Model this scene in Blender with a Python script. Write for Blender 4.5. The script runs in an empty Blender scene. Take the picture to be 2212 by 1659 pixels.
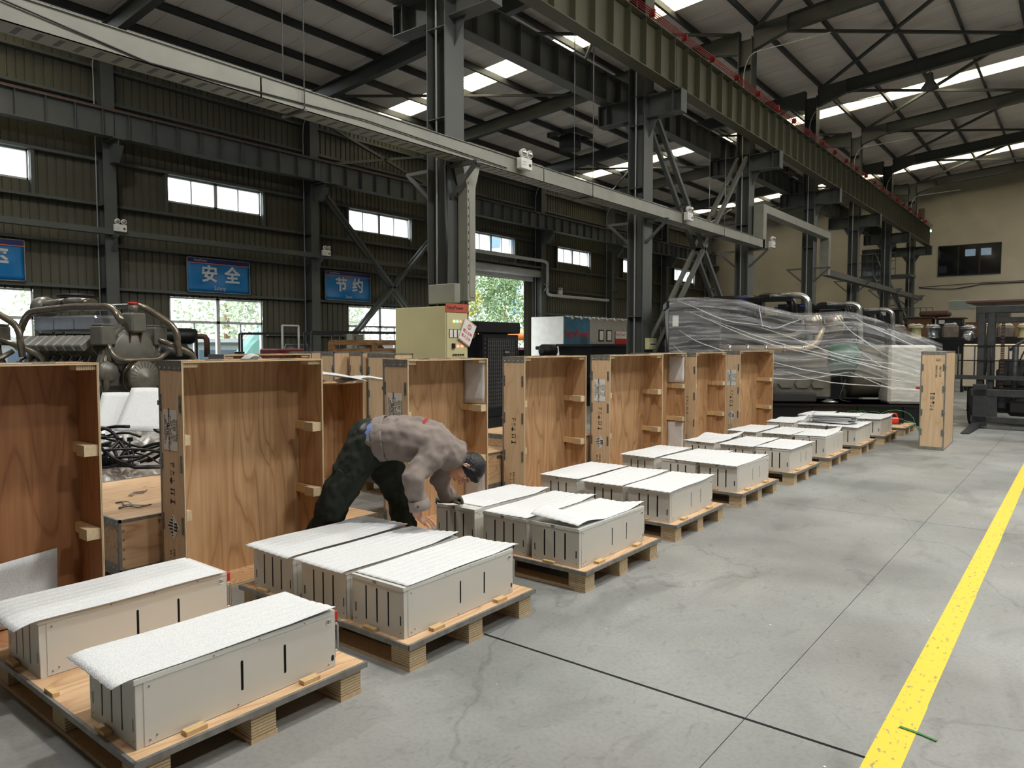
import bpy, math, random
from mathutils import Vector, Matrix
R = math.radians
SC = bpy.context.scene
COL = SC.collection
random.seed(7)

# ---------------------------------------------------------------- camera, world, lights, exposure
cam = bpy.data.cameras.new('camera'); camo = bpy.data.objects.new('camera', cam); COL.objects.link(camo)
cam.sensor_width = 36; cam.lens = 1570/2212*36; cam.clip_end = 300; cam.clip_start = .05
camo.location = (0, 0, 1.6); camo.rotation_euler = (R(90-3.0808), 0, R(38.3515)); SC.camera = camo
vs = SC.view_settings; vs.view_transform = 'Standard'; vs.look = 'None'; vs.exposure = 0.0; vs.gamma = 1.0; vs.use_curve_mapping = False
W = bpy.data.worlds.new('overcast_sky'); SC.world = W; W.use_nodes = True
nt = W.node_tree; bg = nt.nodes['Background']
tc = nt.nodes.new('ShaderNodeTexCoord'); sp = nt.nodes.new('ShaderNodeSeparateXYZ'); cr = nt.nodes.new('ShaderNodeValToRGB')
cr.color_ramp.elements[0].position = .45; cr.color_ramp.elements[0].color = (.75, .8, .82, 1)
cr.color_ramp.elements[1].position = .7; cr.color_ramp.elements[1].color = (.95, .98, 1, 1)
mp = nt.nodes.new('ShaderNodeMath'); mp.operation = 'MULTIPLY_ADD'; mp.inputs[1].default_value = .5; mp.inputs[2].default_value = .5
nt.links.new(tc.outputs['Generated'], sp.inputs[0]); nt.links.new(sp.outputs[2], mp.inputs[0]); nt.links.new(mp.outputs[0], cr.inputs[0])
nt.links.new(cr.outputs[0], bg.inputs[0]); bg.inputs[1].default_value = 8.5
def lamp(name, loc, power, size, col=(1, .95, .88), target=None, spread=180):
    l = bpy.data.lights.new(name, 'AREA'); l.shape = 'DISK'; l.size = size; l.energy = power; l.color = col; l.spread = R(spread)
    o = bpy.data.objects.new(name, l); COL.objects.link(o); o.location = loc
    d = Vector(target)-Vector(loc) if target else Vector((0, 0, -1))
    o.rotation_euler = d.to_track_quat('-Z', 'Y').to_euler()
    return o
# high-bay lamps hung under the roof of the bay right of the frame, and one in the store bay
HB = [((-1.5, 3.8, 8.7), 385), ((.6, 9.6, 8.7), 315), ((.8, 15.5, 8.8), 300), ((1.2, 22, 8.8), 260), ((5, 3.4, 8.9), 270), ((5, 9.6, 8.9), 260), ((5, 16, 8.9), 260), ((2.6, 31, 9), 330), ((2.6, 40, 9), 420), ((1.5, .6, 8.8), 130)]
for p_, w_ in HB: lamp('high_bay_light', p_, w_, .55, col=(1, .985, .96), target=(p_[0]-.6, p_[1], 0))
for p_, w_ in (((-9, .6, 8.6), 260), ((-13.5, 4.2, 8.7), 260)): lamp('high_bay_light', p_, w_, .6, col=(1, .985, .96))

# ---------------------------------------------------------------- materials
def s2l(c):
    c /= 255
    return c/12.92 if c <= .04045 else ((c+.055)/1.055)**2.4
def S(r, g, b): return (s2l(r), s2l(g), s2l(b), 1)
def newmat(name):
    m = bpy.data.materials.new(name); m.use_nodes = True
    n = m.node_tree.nodes; return m, n, m.node_tree.links, n['Principled BSDF']
def vary(m, n, l, b, c1, c2, scale=4, sv=(1, 1, 1), detail=4, rough=None, bump=0, bscale=None, dist=0):
    t = n.new('ShaderNodeTexCoord'); mp = n.new('ShaderNodeMapping'); mp.inputs['Scale'].default_value = sv
    nz = n.new('ShaderNodeTexNoise'); nz.inputs['Scale'].default_value = scale; nz.inputs['Detail'].default_value = detail; nz.inputs['Distortion'].default_value = dist
    r = n.new('ShaderNodeValToRGB'); r.color_ramp.elements[0].position = .3; r.color_ramp.elements[1].position = .7
    r.color_ramp.elements[0].color = c1; r.color_ramp.elements[1].color = c2
    l.new(t.outputs['Object'], mp.inputs[0]); l.new(mp.outputs[0], nz.inputs[0]); l.new(nz.outputs[0], r.inputs[0]); l.new(r.outputs[0], b.inputs['Base Color'])
    if bump:
        bn = n.new('ShaderNodeBump'); bn.inputs['Strength'].default_value = bump; bn.inputs['Distance'].default_value = .01
        n2 = n.new('ShaderNodeTexNoise'); n2.inputs['Scale'].default_value = bscale or scale*6; l.new(mp.outputs[0], n2.inputs[0])
        l.new(n2.outputs[0], bn.inputs['Height']); l.new(bn.outputs[0], b.inputs['Normal'])
    return r, mp, t
def mat(name, c, rough=.6, metal=0, c2=None, scale=4, sv=(1, 1, 1), bump=0, bscale=None, emit=None, es=1, spec=.5, dist=0):
    m, n, l, b = newmat(name)
    b.inputs['Roughness'].default_value = rough; b.inputs['Metallic'].default_value = metal; b.inputs['Specular IOR Level'].default_value = spec
    if c2 is None: c2 = tuple(x*.86 for x in c[:3])+(1,)
    vary(m, n, l, b, c, c2, scale, sv, bump=bump, bscale=bscale, dist=dist)
    if emit: b.inputs['Emission Color'].default_value = emit; b.inputs['Emission Strength'].default_value = es
    return m
def plymat(name, c1, c2, cd, axis=2, k=1.0):
    """plywood veneer: long cathedral grain along the given object axis"""
    m, n, l, b = newmat(name); b.inputs['Roughness'].default_value = .55
    t = n.new('ShaderNodeTexCoord'); mp = n.new('ShaderNodeMapping'); sc = [3.2*k]*3; sc[axis] = .55*k; mp.inputs['Scale'].default_value = sc
    oi = n.new('ShaderNodeObjectInfo'); ad = n.new('ShaderNodeVectorMath'); ad.operation = 'ADD'; ml = n.new('ShaderNodeMath'); ml.operation = 'MULTIPLY'; ml.inputs[1].default_value = 37
    l.new(oi.outputs['Random'], ml.inputs[0]); l.new(t.outputs['Object'], mp.inputs[0]); l.new(mp.outputs[0], ad.inputs[0]); l.new(ml.outputs[0], ad.inputs[1])
    nz = n.new('ShaderNodeTexNoise'); nz.inputs['Scale'].default_value = 1.1; nz.inputs['Detail'].default_value = 1.5; l.new(ad.outputs[0], nz.inputs[0])
    w = n.new('ShaderNodeMath'); w.operation = 'MULTIPLY'; w.inputs[1].default_value = 11; l.new(nz.outputs[0], w.inputs[0])
    sn = n.new('ShaderNodeMath'); sn.operation = 'PINGPONG'; sn.inputs[1].default_value = .5; l.new(w.outputs[0], sn.inputs[0])
    r = n.new('ShaderNodeValToRGB'); e = r.color_ramp.elements; e[0].position = .0; e[0].color = cd; e[1].position = .5; e[1].color = c1
    e2 = e.new(.12); e2.color = tuple(.5*(x+y) for x, y in zip(c1, c2)); l.new(sn.outputs[0], r.inputs[0])
    f = n.new('ShaderNodeTexNoise'); f.inputs['Scale'].default_value = 22; f.inputs['Detail'].default_value = 3
    m2 = n.new('ShaderNodeMapping'); s2 = [2.0]*3; s2[axis] = .06; m2.inputs['Scale'].default_value = s2; l.new(t.outputs['Object'], m2.inputs[0]); l.new(m2.outputs[0], f.inputs[0])
    mx = n.new('ShaderNodeMix'); mx.data_type = 'RGBA'; mx.inputs['B'].default_value = c2; l.new(r.outputs[0], mx.inputs['A'])
    fr = n.new('ShaderNodeMapRange'); fr.inputs[1].default_value = .4; fr.inputs[2].default_value = .72; l.new(f.outputs[0], fr.inputs[0]); l.new(fr.outputs[0], mx.inputs['Factor'])
    l.new(mx.outputs['Result'], b.inputs['Base Color'])
    return m
def edgemat(name, axis=2, period=.0062, ca=S(216, 194, 156), cb=S(150, 118, 80)):
    """ply edge grain: thin layers stacked along an object axis"""
    m, n, l, b = newmat(name); b.inputs['Roughness'].default_value = .75
    t = n.new('ShaderNodeTexCoord'); s = n.new('ShaderNodeSeparateXYZ'); l.new(t.outputs['Object'], s.inputs[0])
    nz = n.new('ShaderNodeTexNoise'); nz.inputs['Scale'].default_value = 9; l.new(t.outputs['Object'], nz.inputs[0])
    a = n.new('ShaderNodeMath'); a.operation = 'MULTIPLY_ADD'; a.inputs[1].default_value = .006; l.new(nz.outputs[0], a.inputs[0]); l.new(s.outputs[axis], a.inputs[2])
    p = n.new('ShaderNodeMath'); p.operation = 'PINGPONG'; p.inputs[1].default_value = period; l.new(a.outputs[0], p.inputs[0])
    r = n.new('ShaderNodeValToRGB'); r.color_ramp.elements[0].position = 0; r.color_ramp.elements[1].position = 1
    mr = n.new('ShaderNodeMapRange'); mr.inputs[2].default_value = period; l.new(p.outputs[0], mr.inputs[0]); l.new(mr.outputs[0], r.inputs[0])
    e = r.color_ramp.elements; e[0].color = cb; e[1].color = ca; x = e.new(.18); x.color = cb; y = e.new(.3); y.color = ca
    n2 = n.new('ShaderNodeTexNoise'); n2.inputs['Scale'].default_value = 60; l.new(t.outputs['Object'], n2.inputs[0])
    mx = n.new('ShaderNodeMix'); mx.data_type = 'RGBA'; mx.blend_type = 'MULTIPLY'; mx.inputs['Factor'].default_value = .35; l.new(r.outputs[0], mx.inputs['A']); l.new(n2.outputs[0], mx.inputs['B'])
    l.new(mx.outputs['Result'], b.inputs['Base Color'])
    return m
MT = {}
MT['case'] = mat('powder_coated_panel', S(206, 203, 194), .38, c2=S(198, 195, 187), scale=2)
MT['lid'] = mat('powder_coated_lid', S(214, 214, 208), .35, c2=S(206, 207, 202), scale=2)
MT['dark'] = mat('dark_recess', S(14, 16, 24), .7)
MT['steel'] = mat('galvanised_steel', S(150, 152, 152), .38, .75, c2=S(120, 122, 122), scale=30)
MT['strip'] = mat('dull_steel_strip', S(150, 148, 143), .45, .5, c2=S(122, 120, 115), scale=18, sv=(1, 1, .4))
MT['chrome'] = mat('bright_metal', S(200, 200, 200), .22, .9)
MT['red'] = mat('red_plastic', S(190, 40, 34), .45)
MT['black'] = mat('black_plastic', S(20, 20, 22), .45)
MT['blackpaint'] = mat('black_gloss_paint', S(16, 17, 19), .3, c2=S(24, 25, 27), scale=6)
MT['white'] = mat('white_paper', S(226, 226, 222), .7)
MT['ink'] = mat('black_ink', S(26, 24, 24), .8)
MT['inkred'] = mat('red_ink', S(190, 30, 44), .8)
MT['plyin'] = plymat('veneer_inside', S(192, 156, 116), S(170, 130, 90), S(150, 112, 76))
MT['plyred'] = plymat('veneer_reddish', S(168, 118, 78), S(148, 98, 62), S(134, 86, 54), k=.8)
MT['plyout'] = plymat('veneer_pale', S(210, 184, 150), S(200, 170, 134), S(192, 160, 124), k=1.3)
MT['plytop'] = plymat('veneer_deck', S(214, 182, 144), S(196, 158, 120), S(180, 138, 100), axis=1, k=1.2)
MT['edge'] = edgemat('ply_edge_layers')
MT['edgey'] = edgemat('ply_edge_layers_side', 1, .006)
MT['edgex'] = edgemat('ply_edge_layers_front', 0, .006)
MT['pine'] = mat('pale_pine', S(214, 184, 136), .65, c2=S(192, 156, 106), scale=6, sv=(6, 6, .6))
MT['oldwood'] = mat('aged_wood', S(140, 104, 62), .7, c2=S(96, 66, 36), scale=5, sv=(1, 1, 6))
MT['steelpaint'] = mat('dark_green_grey_steel_paint', S(84, 87, 84), .5, c2=S(74, 77, 74), scale=1.2, bump=.02)
MT['litbeam'] = mat('lamp_tinted_beam_paint', S(88, 86, 66), .5, c2=S(78, 77, 60), scale=1.5)  # yellow cast of the near lamp put into the aisle girder's colour
MT['purlin'] = mat('purlin_paint', S(66, 68, 68), .5, c2=S(54, 56, 56), scale=2)
MT['clad'] = mat('olive_grey_cladding', S(84, 82, 66), .5, c2=S(76, 74, 62), scale=.6, sv=(1, 1, .3))
MT['roofin'] = mat('roof_insulation_film', S(236, 228, 223), .5, c2=S(220, 212, 208), scale=1.4, sv=(.5, 1.5, 1), bump=.12, bscale=3)
MT['plaster'] = mat('beige_plaster', S(172, 164, 146), .85, c2=S(158, 150, 134), scale=.7)
MT['tray'] = mat('pale_painted_tray', S(140, 141, 130), .45, c2=S(126, 127, 117), scale=3)
MT['white_frame'] = mat('white_aluminium', S(196, 198, 198), .4)
MT['blue'] = mat('blue_sign_sheet', S(14, 112, 172), .3, c2=S(12, 102, 162), scale=2, bump=.2, bscale=2.5)
MT['navy'] = mat('navy_sign_band', S(28, 34, 96), .3)
MT['orange'] = mat('orange_band', S(196, 110, 76), .4)
MT['silver'] = mat('light_grey_letters', S(186, 190, 196), .4)
MT['cream'] = mat('cream_cabinet_paint', S(196, 192, 150), .4, c2=S(188, 184, 144), scale=2)
MT['engine'] = mat('grey_engine_paint', S(122, 121, 112), .36, .25, c2=S(104, 103, 96), scale=5)
MT['pipe'] = mat('brown_grey_metal_pipe', S(146, 138, 124), .26, .7, c2=S(122, 114, 102), scale=9)
MT['alu'] = mat('bare_aluminium_sheet', S(178, 182, 190), .28, .7, c2=S(160, 164, 174), scale=3)
MT['fork'] = mat('worn_dark_truck_paint', S(66, 68, 70), .5, .3, c2=S(50, 52, 53), scale=7)
MT['rust'] = mat('brown_rusty_steel', S(86, 58, 46), .7)
MT['redrail'] = mat('red_conductor_rail', S(136, 26, 26), .4)
MT['green'] = mat('green_strap', S(58, 128, 62), .4)
MT['orangered'] = mat('orange_red_plastic', S(214, 66, 40), .4)
MT['jacket'] = mat('grey_work_cotton', S(138, 128, 122), .9, c2=S(126, 116, 111), scale=9, bump=.25, bscale=24, spec=.15)
MT['trousers'] = mat('dark_green_work_trousers', S(52, 56, 50), .9, c2=S(38, 42, 38), scale=6, bump=.3, bscale=18, spec=.15)
MT['skin'] = mat('skin', S(202, 152, 124), .5, c2=S(184, 130, 104), scale=14)
MT['hair'] = mat('black_hair', S(18, 17, 18), .55, scale=60, bump=.5, bscale=90)
MT['glove'] = mat('knitted_glove', S(104, 98, 84), .95, c2=S(84, 78, 66), scale=40, bump=.5, bscale=120, spec=.1)
MT['shirt'] = mat('blue_shirt', S(104, 118, 168), .8)
MT['yellow'] = mat('worn_yellow_line_paint', S(236, 196, 48), .55)
def foam_mat():
    m, n, l, b = newmat('white_foam'); b.inputs['Roughness'].default_value = .75; b.inputs['Subsurface Weight'].default_value = 0
    t = n.new('ShaderNodeTexCoord'); v = n.new('ShaderNodeTexVoronoi'); v.inputs['Scale'].default_value = 170
    l.new(t.outputs['Object'], v.inputs[0])
    r = n.new('ShaderNodeValToRGB'); r.color_ramp.elements[0].color = S(234, 236, 237); r.color_ramp.elements[1].color = S(206, 209, 211); r.color_ramp.elements[1].position = .6
    l.new(v.outputs['Distance'], r.inputs[0]); l.new(r.outputs[0], b.inputs['Base Color'])
    bn = n.new('ShaderNodeBump'); bn.inputs['Strength'].default_value = .35; bn.inputs['Distance'].default_value = .003; l.new(v.outputs['Distance'], bn.inputs['Height']); l.new(bn.outputs[0], b.inputs['Normal'])
    return m
MT['foam'] = foam_mat()
def glassmat(name, tint=(1, 1, 1, 1), gl=.06, rough=.05):
    m = bpy.data.materials.new(name); m.use_nodes = True; n = m.node_tree.nodes; l = m.node_tree.links; n.clear()
    o = n.new('ShaderNodeOutputMaterial'); a = n.new('ShaderNodeBsdfTransparent'); a.inputs[0].default_value = tint
    g = n.new('ShaderNodeBsdfGlossy'); g.inputs['Roughness'].default_value = rough; mx = n.new('ShaderNodeMixShader'); mx.inputs[0].default_value = gl
    l.new(a.outputs[0], mx.inputs[1]); l.new(g.outputs[0], mx.inputs[2]); l.new(mx.outputs[0], o.inputs[0]); return m
MT['glass'] = glassmat('window_glass', (.93, .96, .97, 1))
MT['darkglass'] = glassmat('office_window_glass', (.5, .55, .6, 1), .25, .08)
def film_mat(name, dens=.035, white=(.8, .84, .87, 1), scale=(2, 11, 1), hi=.5):
    """clear plastic film: mostly transparent, milky along stretched creases, glossy"""
    m = bpy.data.materials.new(name); m.use_nodes = True; n = m.node_tree.nodes; l = m.node_tree.links; n.clear()
    o = n.new('ShaderNodeOutputMaterial'); a = n.new('ShaderNodeBsdfTransparent'); d = n.new('ShaderNodeBsdfDiffuse'); d.inputs[0].default_value = white
    g = n.new('ShaderNodeBsdfGlossy'); g.inputs['Roughness'].default_value = .28; g.inputs[0].default_value = (1, 1, 1, 1)
    t = n.new('ShaderNodeTexCoord'); mp = n.new('ShaderNodeMapping'); mp.inputs['Scale'].default_value = scale; nz = n.new('ShaderNodeTexNoise')
    nz.inputs['Scale'].default_value = 2.2; nz.inputs['Detail'].default_value = 6; nz.inputs['Distortion'].default_value = .6; nz.inputs['Roughness'].default_value = .62
    l.new(t.outputs['UV'], mp.inputs[0]); l.new(mp.outputs[0], nz.inputs[0])
    r = n.new('ShaderNodeMapRange'); r.inputs[1].default_value = .5; r.inputs[2].default_value = .76; r.inputs[3].default_value = dens; r.inputs[4].default_value = hi
    l.new(nz.outputs[0], r.inputs[0]); m1 = n.new('ShaderNodeMixShader'); l.new(r.outputs[0], m1.inputs[0]); l.new(a.outputs[0], m1.inputs[1]); l.new(d.outputs[0], m1.inputs[2])
    m2 = n.new('ShaderNodeMixShader'); m2.inputs[0].default_value = .085; l.new(m1.outputs[0], m2.inputs[1]); l.new(g.outputs[0], m2.inputs[2])
    bn = n.new('ShaderNodeBump'); bn.inputs['Strength'].default_value = 1; bn.inputs['Distance'].default_value = .03; l.new(nz.outputs[0], bn.inputs['Height']); l.new(bn.outputs[0], g.inputs['Normal'])
    l.new(m2.outputs[0], o.inputs[0]); return m
MT['film'] = film_mat('clear_stretch_film')
MT['filmw'] = film_mat('layered_stretch_film', .3, (.9, .92, .92, 1), (3, 3, 3), .75)

# ---------------------------------------------------------------- mesh builder
class B:
    def __init__(s): s.v = []; s.f = []; s.sm = []; s.uv = None
    def _add(s, vs, fs, smooth=False):
        k = len(s.v); s.v += [tuple(x) for x in vs]; s.f += [tuple(i+k for i in f) for f in fs]; s.sm += [smooth]*len(fs); return s
    def box(s, x0, x1, y0, y1, z0, z1, M=None):
        vs = [(x, y, z) for x in (x0, x1) for y in (y0, y1) for z in (z0, z1)]
        if M is not None: vs = [M @ Vector(v) for v in vs]
        return s._add(vs, [(0, 1, 3, 2), (4, 6, 7, 5), (0, 4, 5, 1), (2, 3, 7, 6), (0, 2, 6, 4), (1, 5, 7, 3)])
    def prism(s, pts, a0, a1, axis=0, M=None):
        """polygon pts in the two other axes (cyclic order), extruded along axis"""
        def mk(p, a):
            q = [p[0], p[1]]; q.insert(axis, a); return Vector(q)
        n = len(pts); vs = [mk(p, a0) for p in pts]+[mk(p, a1) for p in pts]
        if M is not None: vs = [M @ v for v in vs]
        return s._add(vs, [tuple(range(n))[::-1], tuple(range(n, 2*n))]+[(i, (i+1) % n, (i+1) % n+n, i+n) for i in range(n)])
    def beam(s, p0, p1, w, h, up=(0, 0, 1)):
        p0 = Vector(p0); p1 = Vector(p1); d = (p1-p0).normalized(); u = Vector(up); r = d.cross(u)
        if r.length < 1e-4: r = d.cross(Vector((1, 0, 0)))
        r.normalize(); u = r.cross(d)
        vs = [p+r*a*w/2+u*b*h/2 for p in (p0, p1) for a, b in ((-1, -1), (1, -1), (1, 1), (-1, 1))]
        return s._add(vs, [(3, 2, 1, 0), (4, 5, 6, 7), (0, 1, 5, 4), (1, 2, 6, 5), (2, 3, 7, 6), (3, 0, 4, 7)])
    def tube(s, pts, r, n=10, cap=True, closed=False):
        pts = [Vector(p) for p in pts]; m = len(pts); rr = r if isinstance(r, (list, tuple)) else [r]*m
        vs = []; pr = None
        for i, p in enumerate(pts):
            if closed: d = pts[(i+1) % m]-pts[i-1]
            else: d = pts[min(i+1, m-1)]-pts[max(i-1, 0)]
            d.normalize()
            if pr is None:
                a = Vector((0, 0, 1)) if abs(d.z) < .9 else Vector((1, 0, 0)); pr = d.cross(a).normalized()
            pr = (pr-d*pr.dot(d)).normalized(); q = d.cross(pr)
            vs += [p+(pr*math.cos(t)+q*math.sin(t))*rr[i] for t in (2*math.pi*k/n for k in range(n))]
        fs = [(i*n+k, i*n+(k+1) % n, ((i+1) % m)*n+(k+1) % n, ((i+1) % m)*n+k) for i in range(m if closed else m-1) for k in range(n)]
        s._add(vs, fs, True)
        if cap and not closed:
            k0 = len(s.v)-m*n; s.f += [tuple(range(k0, k0+n))[::-1], tuple(range(k0+(m-1)*n, k0+m*n))]; s.sm += [False]*2
        return s
    def cyl(s, p0, p1, r, n=16, r1=None): return s.tube([p0, p1], [r, r if r1 is None else r1], n)
    def lathe(s, prof, c, axis=(0, 0, 1), n=20):
        ax = Vector(axis).normalized(); c = Vector(c)
        return s.tube2([c+ax*h for r, h in prof], [r for r, h in prof], ax, n)
    def tube2(s, pts, rr, ax, n):
        a = Vector((1, 0, 0)) if abs(ax.x) < .9 else Vector((0, 1, 0)); p = ax.cross(a).normalized(); q = ax.cross(p); m = len(pts)
        vs = [c+(p*math.cos(t)+q*math.sin(t))*max(r, 1e-4) for c, r in zip(pts, rr) for t in (2*math.pi*k/n for k in range(n))]
        s._add(vs, [(i*n+k, i*n+(k+1) % n, (i+1)*n+(k+1) % n, (i+1)*n+k) for i in range(m-1) for k in range(n)], True)
        k0 = len(s.v)-m*n; s.f += [tuple(range(k0, k0+n))[::-1], tuple(range(k0+(m-1)*n, k0+m*n))]; s.sm += [False]*2; return s
    def grid(s, P, smooth=True, thick=0):
        nu = len(P); nv = len(P[0]); k0 = len(s.v)
        s._add([p for row in P for p in row], [(i*nv+j, (i+1)*nv+j, (i+1)*nv+j+1, i*nv+j+1) for i in range(nu-1) for j in range(nv-1)], smooth)
        s.uv = (nu, nv); return s
    def build(s, name, m, parent=None, bevel=0, solid=0):
        me = bpy.data.meshes.new(name); me.from_pydata(s.v, [], s.f)
        if any(s.sm): me.polygons.foreach_set('use_smooth', s.sm)
        if s.uv:
            nu, nv = s.uv; ul = me.uv_layers.new(name='UVMap')
            for lp in me.loops:
                i = lp.vertex_index; ul.data[lp.index].uv = ((i//nv)/(nu-1), (i % nv)/(nv-1))
        me.materials.append(MT[m] if isinstance(m, str) else m); me.update()
        o = bpy.data.objects.new(name, me); COL.objects.link(o)
        if parent is not None: o.parent = parent
        if bevel:
            d = o.modifiers.new('bevel', 'BEVEL'); d.width = bevel; d.segments = 1; d.limit_method = 'ANGLE'
        if solid:
            d = o.modifiers.new('solid', 'SOLIDIFY'); d.thickness = solid; d.offset = 0
        return o
def bx(name, m, x0, x1, y0, y1, z0, z1, parent=None, bevel=0): return B().box(x0, x1, y0, y1, z0, z1).build(name, m, parent, bevel)
def arc(c, r, a0, a1, n, ax='xz'):
    """arc points: angles in degrees, in the plane of two axes"""
    out = []
    for i in range(n+1):
        a = R(a0+(a1-a0)*i/n); p = [c[0], c[1], c[2]]; p['xyz'.index(ax[0])] += r*math.cos(a); p['xyz'.index(ax[1])] += r*math.sin(a); out.append(tuple(p))
    return out
def rnd(pts, r=.08, n=4):
    """rounds the corners of a polyline"""
    P = [Vector(p) for p in pts]; out = [P[0]]
    for a, b, c in zip(P, P[1:], P[2:]):
        u = (a-b); v = (c-b); k = min(r, u.length*.45, v.length*.45); s0 = b+u.normalized()*k; s1 = b+v.normalized()*k
        for i in range(n+1):
            t = i/n; out.append(s0*(1-t)**2+b*2*t*(1-t)+s1*t*t)
    return out+[P[-1]]
def tag(o, label, cat, group=None, kind=None):
    if label: o['label'] = label
    if cat: o['category'] = cat
    if group: o['group'] = group
    if kind: o['kind'] = kind
    return o
def thing(name, label, cat, loc=(0, 0, 0), rz=0, group=None, kind=None):
    o = bpy.data.objects.new(name, None); COL.objects.link(o); o.location = loc; o.rotation_euler = (0, 0, rz); o.empty_display_size = .1
    return tag(o, label, cat, group, kind)
def struct(o): o['kind'] = 'structure'; return o
KIDS = {}
def dup(root, loc=None, rz=None, label=None, group=None):
    def cp(o, par):
        c = o.copy(); COL.objects.link(c)
        if par is not None: c.parent = par
        for ch in o.children: cp(ch, c)
        return c
    r = cp(root, None)
    if loc is not None: r.location = loc
    if rz is not None: r.rotation_euler = (0, 0, rz)
    if label: r['label'] = label
    if group: r['group'] = group
    return r
def place(o, M):
    o.matrix_local = M; return o
def text(body, size, m, parent=None, M=None, name='lettering', ext=.0006, align='CENTER', shear=0, sx=1, off=0):
    c = bpy.data.curves.new(name, 'FONT'); c.body = body; c.size = size; c.align_x = align; c.align_y = 'CENTER'; c.extrude = ext; c.shear = shear; c.offset = off; c.resolution_u = 2
    o = bpy.data.objects.new(name, c); COL.objects.link(o)
    dg = bpy.context.evaluated_depsgraph_get(); me = bpy.data.meshes.new_from_object(o.evaluated_get(dg)); bpy.data.objects.remove(o)
    if sx != 1:
        for v in me.vertices: v.co.x *= sx
    me.materials.clear(); me.materials.append(MT[m] if isinstance(m, str) else m)
    t = bpy.data.objects.new(name, me); COL.objects.link(t)
    if parent is not None: t.parent = parent
    if M is not None: t.matrix_local = M
    return t
def plate(name, m, w, h, holes, th, parent=None, M=None, r=None):
    """flat sheet w x h (origin at its lower left corner) with rounded slots (cx, cy, sw, sh) cut out"""
    c = bpy.data.curves.new(name, 'CURVE'); c.dimensions = '2D'; c.fill_mode = 'BOTH'; c.extrude = th/2
    def loop(ps):
        s_ = c.splines.new('POLY'); s_.points.add(len(ps)-1); s_.use_cyclic_u = True
        for q, p in zip(s_.points, ps): q.co = (p[0], p[1], 0, 1)
    loop([(0, 0), (w, 0), (w, h), (0, h)])
    for cx, cy, sw, sh in holes:
        rr = min(sw, sh)/2; pts = []
        if sh >= sw:
            pts = [(cx+rr*math.cos(R(a)), cy+sh/2-rr+rr*math.sin(R(a))) for a in range(0, 181, 45)]+[(cx+rr*math.cos(R(a)), cy-sh/2+rr+rr*math.sin(R(a))) for a in range(180, 361, 45)]
        else: pts = [(cx-sw/2, cy-sh/2), (cx+sw/2, cy-sh/2), (cx+sw/2, cy+sh/2), (cx-sw/2, cy+sh/2)]
        loop(pts[::-1])
    o = bpy.data.objects.new(name, c); COL.objects.link(o)
    dg = bpy.context.evaluated_depsgraph_get(); me = bpy.data.meshes.new_from_object(o.evaluated_get(dg)); bpy.data.objects.remove(o)
    me.materials.clear(); me.materials.append(MT[m] if isinstance(m, str) else m)
    t = bpy.data.objects.new(name, me); COL.objects.link(t)
    if parent is not None: t.parent = parent
    if M is not None: t.matrix_local = M
    return t
def MX(loc, x, y):
    """matrix with given local x and y directions"""
    x = Vector(x).normalized(); y = Vector(y).normalized(); z = x.cross(y)
    return Matrix(((x.x, y.x, z.x, loc[0]), (x.y, y.y, z.y, loc[1]), (x.z, y.z, z.z, loc[2]), (0, 0, 0, 1)))
NTH = ['nearest', 'second', 'third', 'fourth', 'fifth', 'sixth', 'seventh', 'eighth', 'ninth', 'tenth', 'eleventh']
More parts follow.
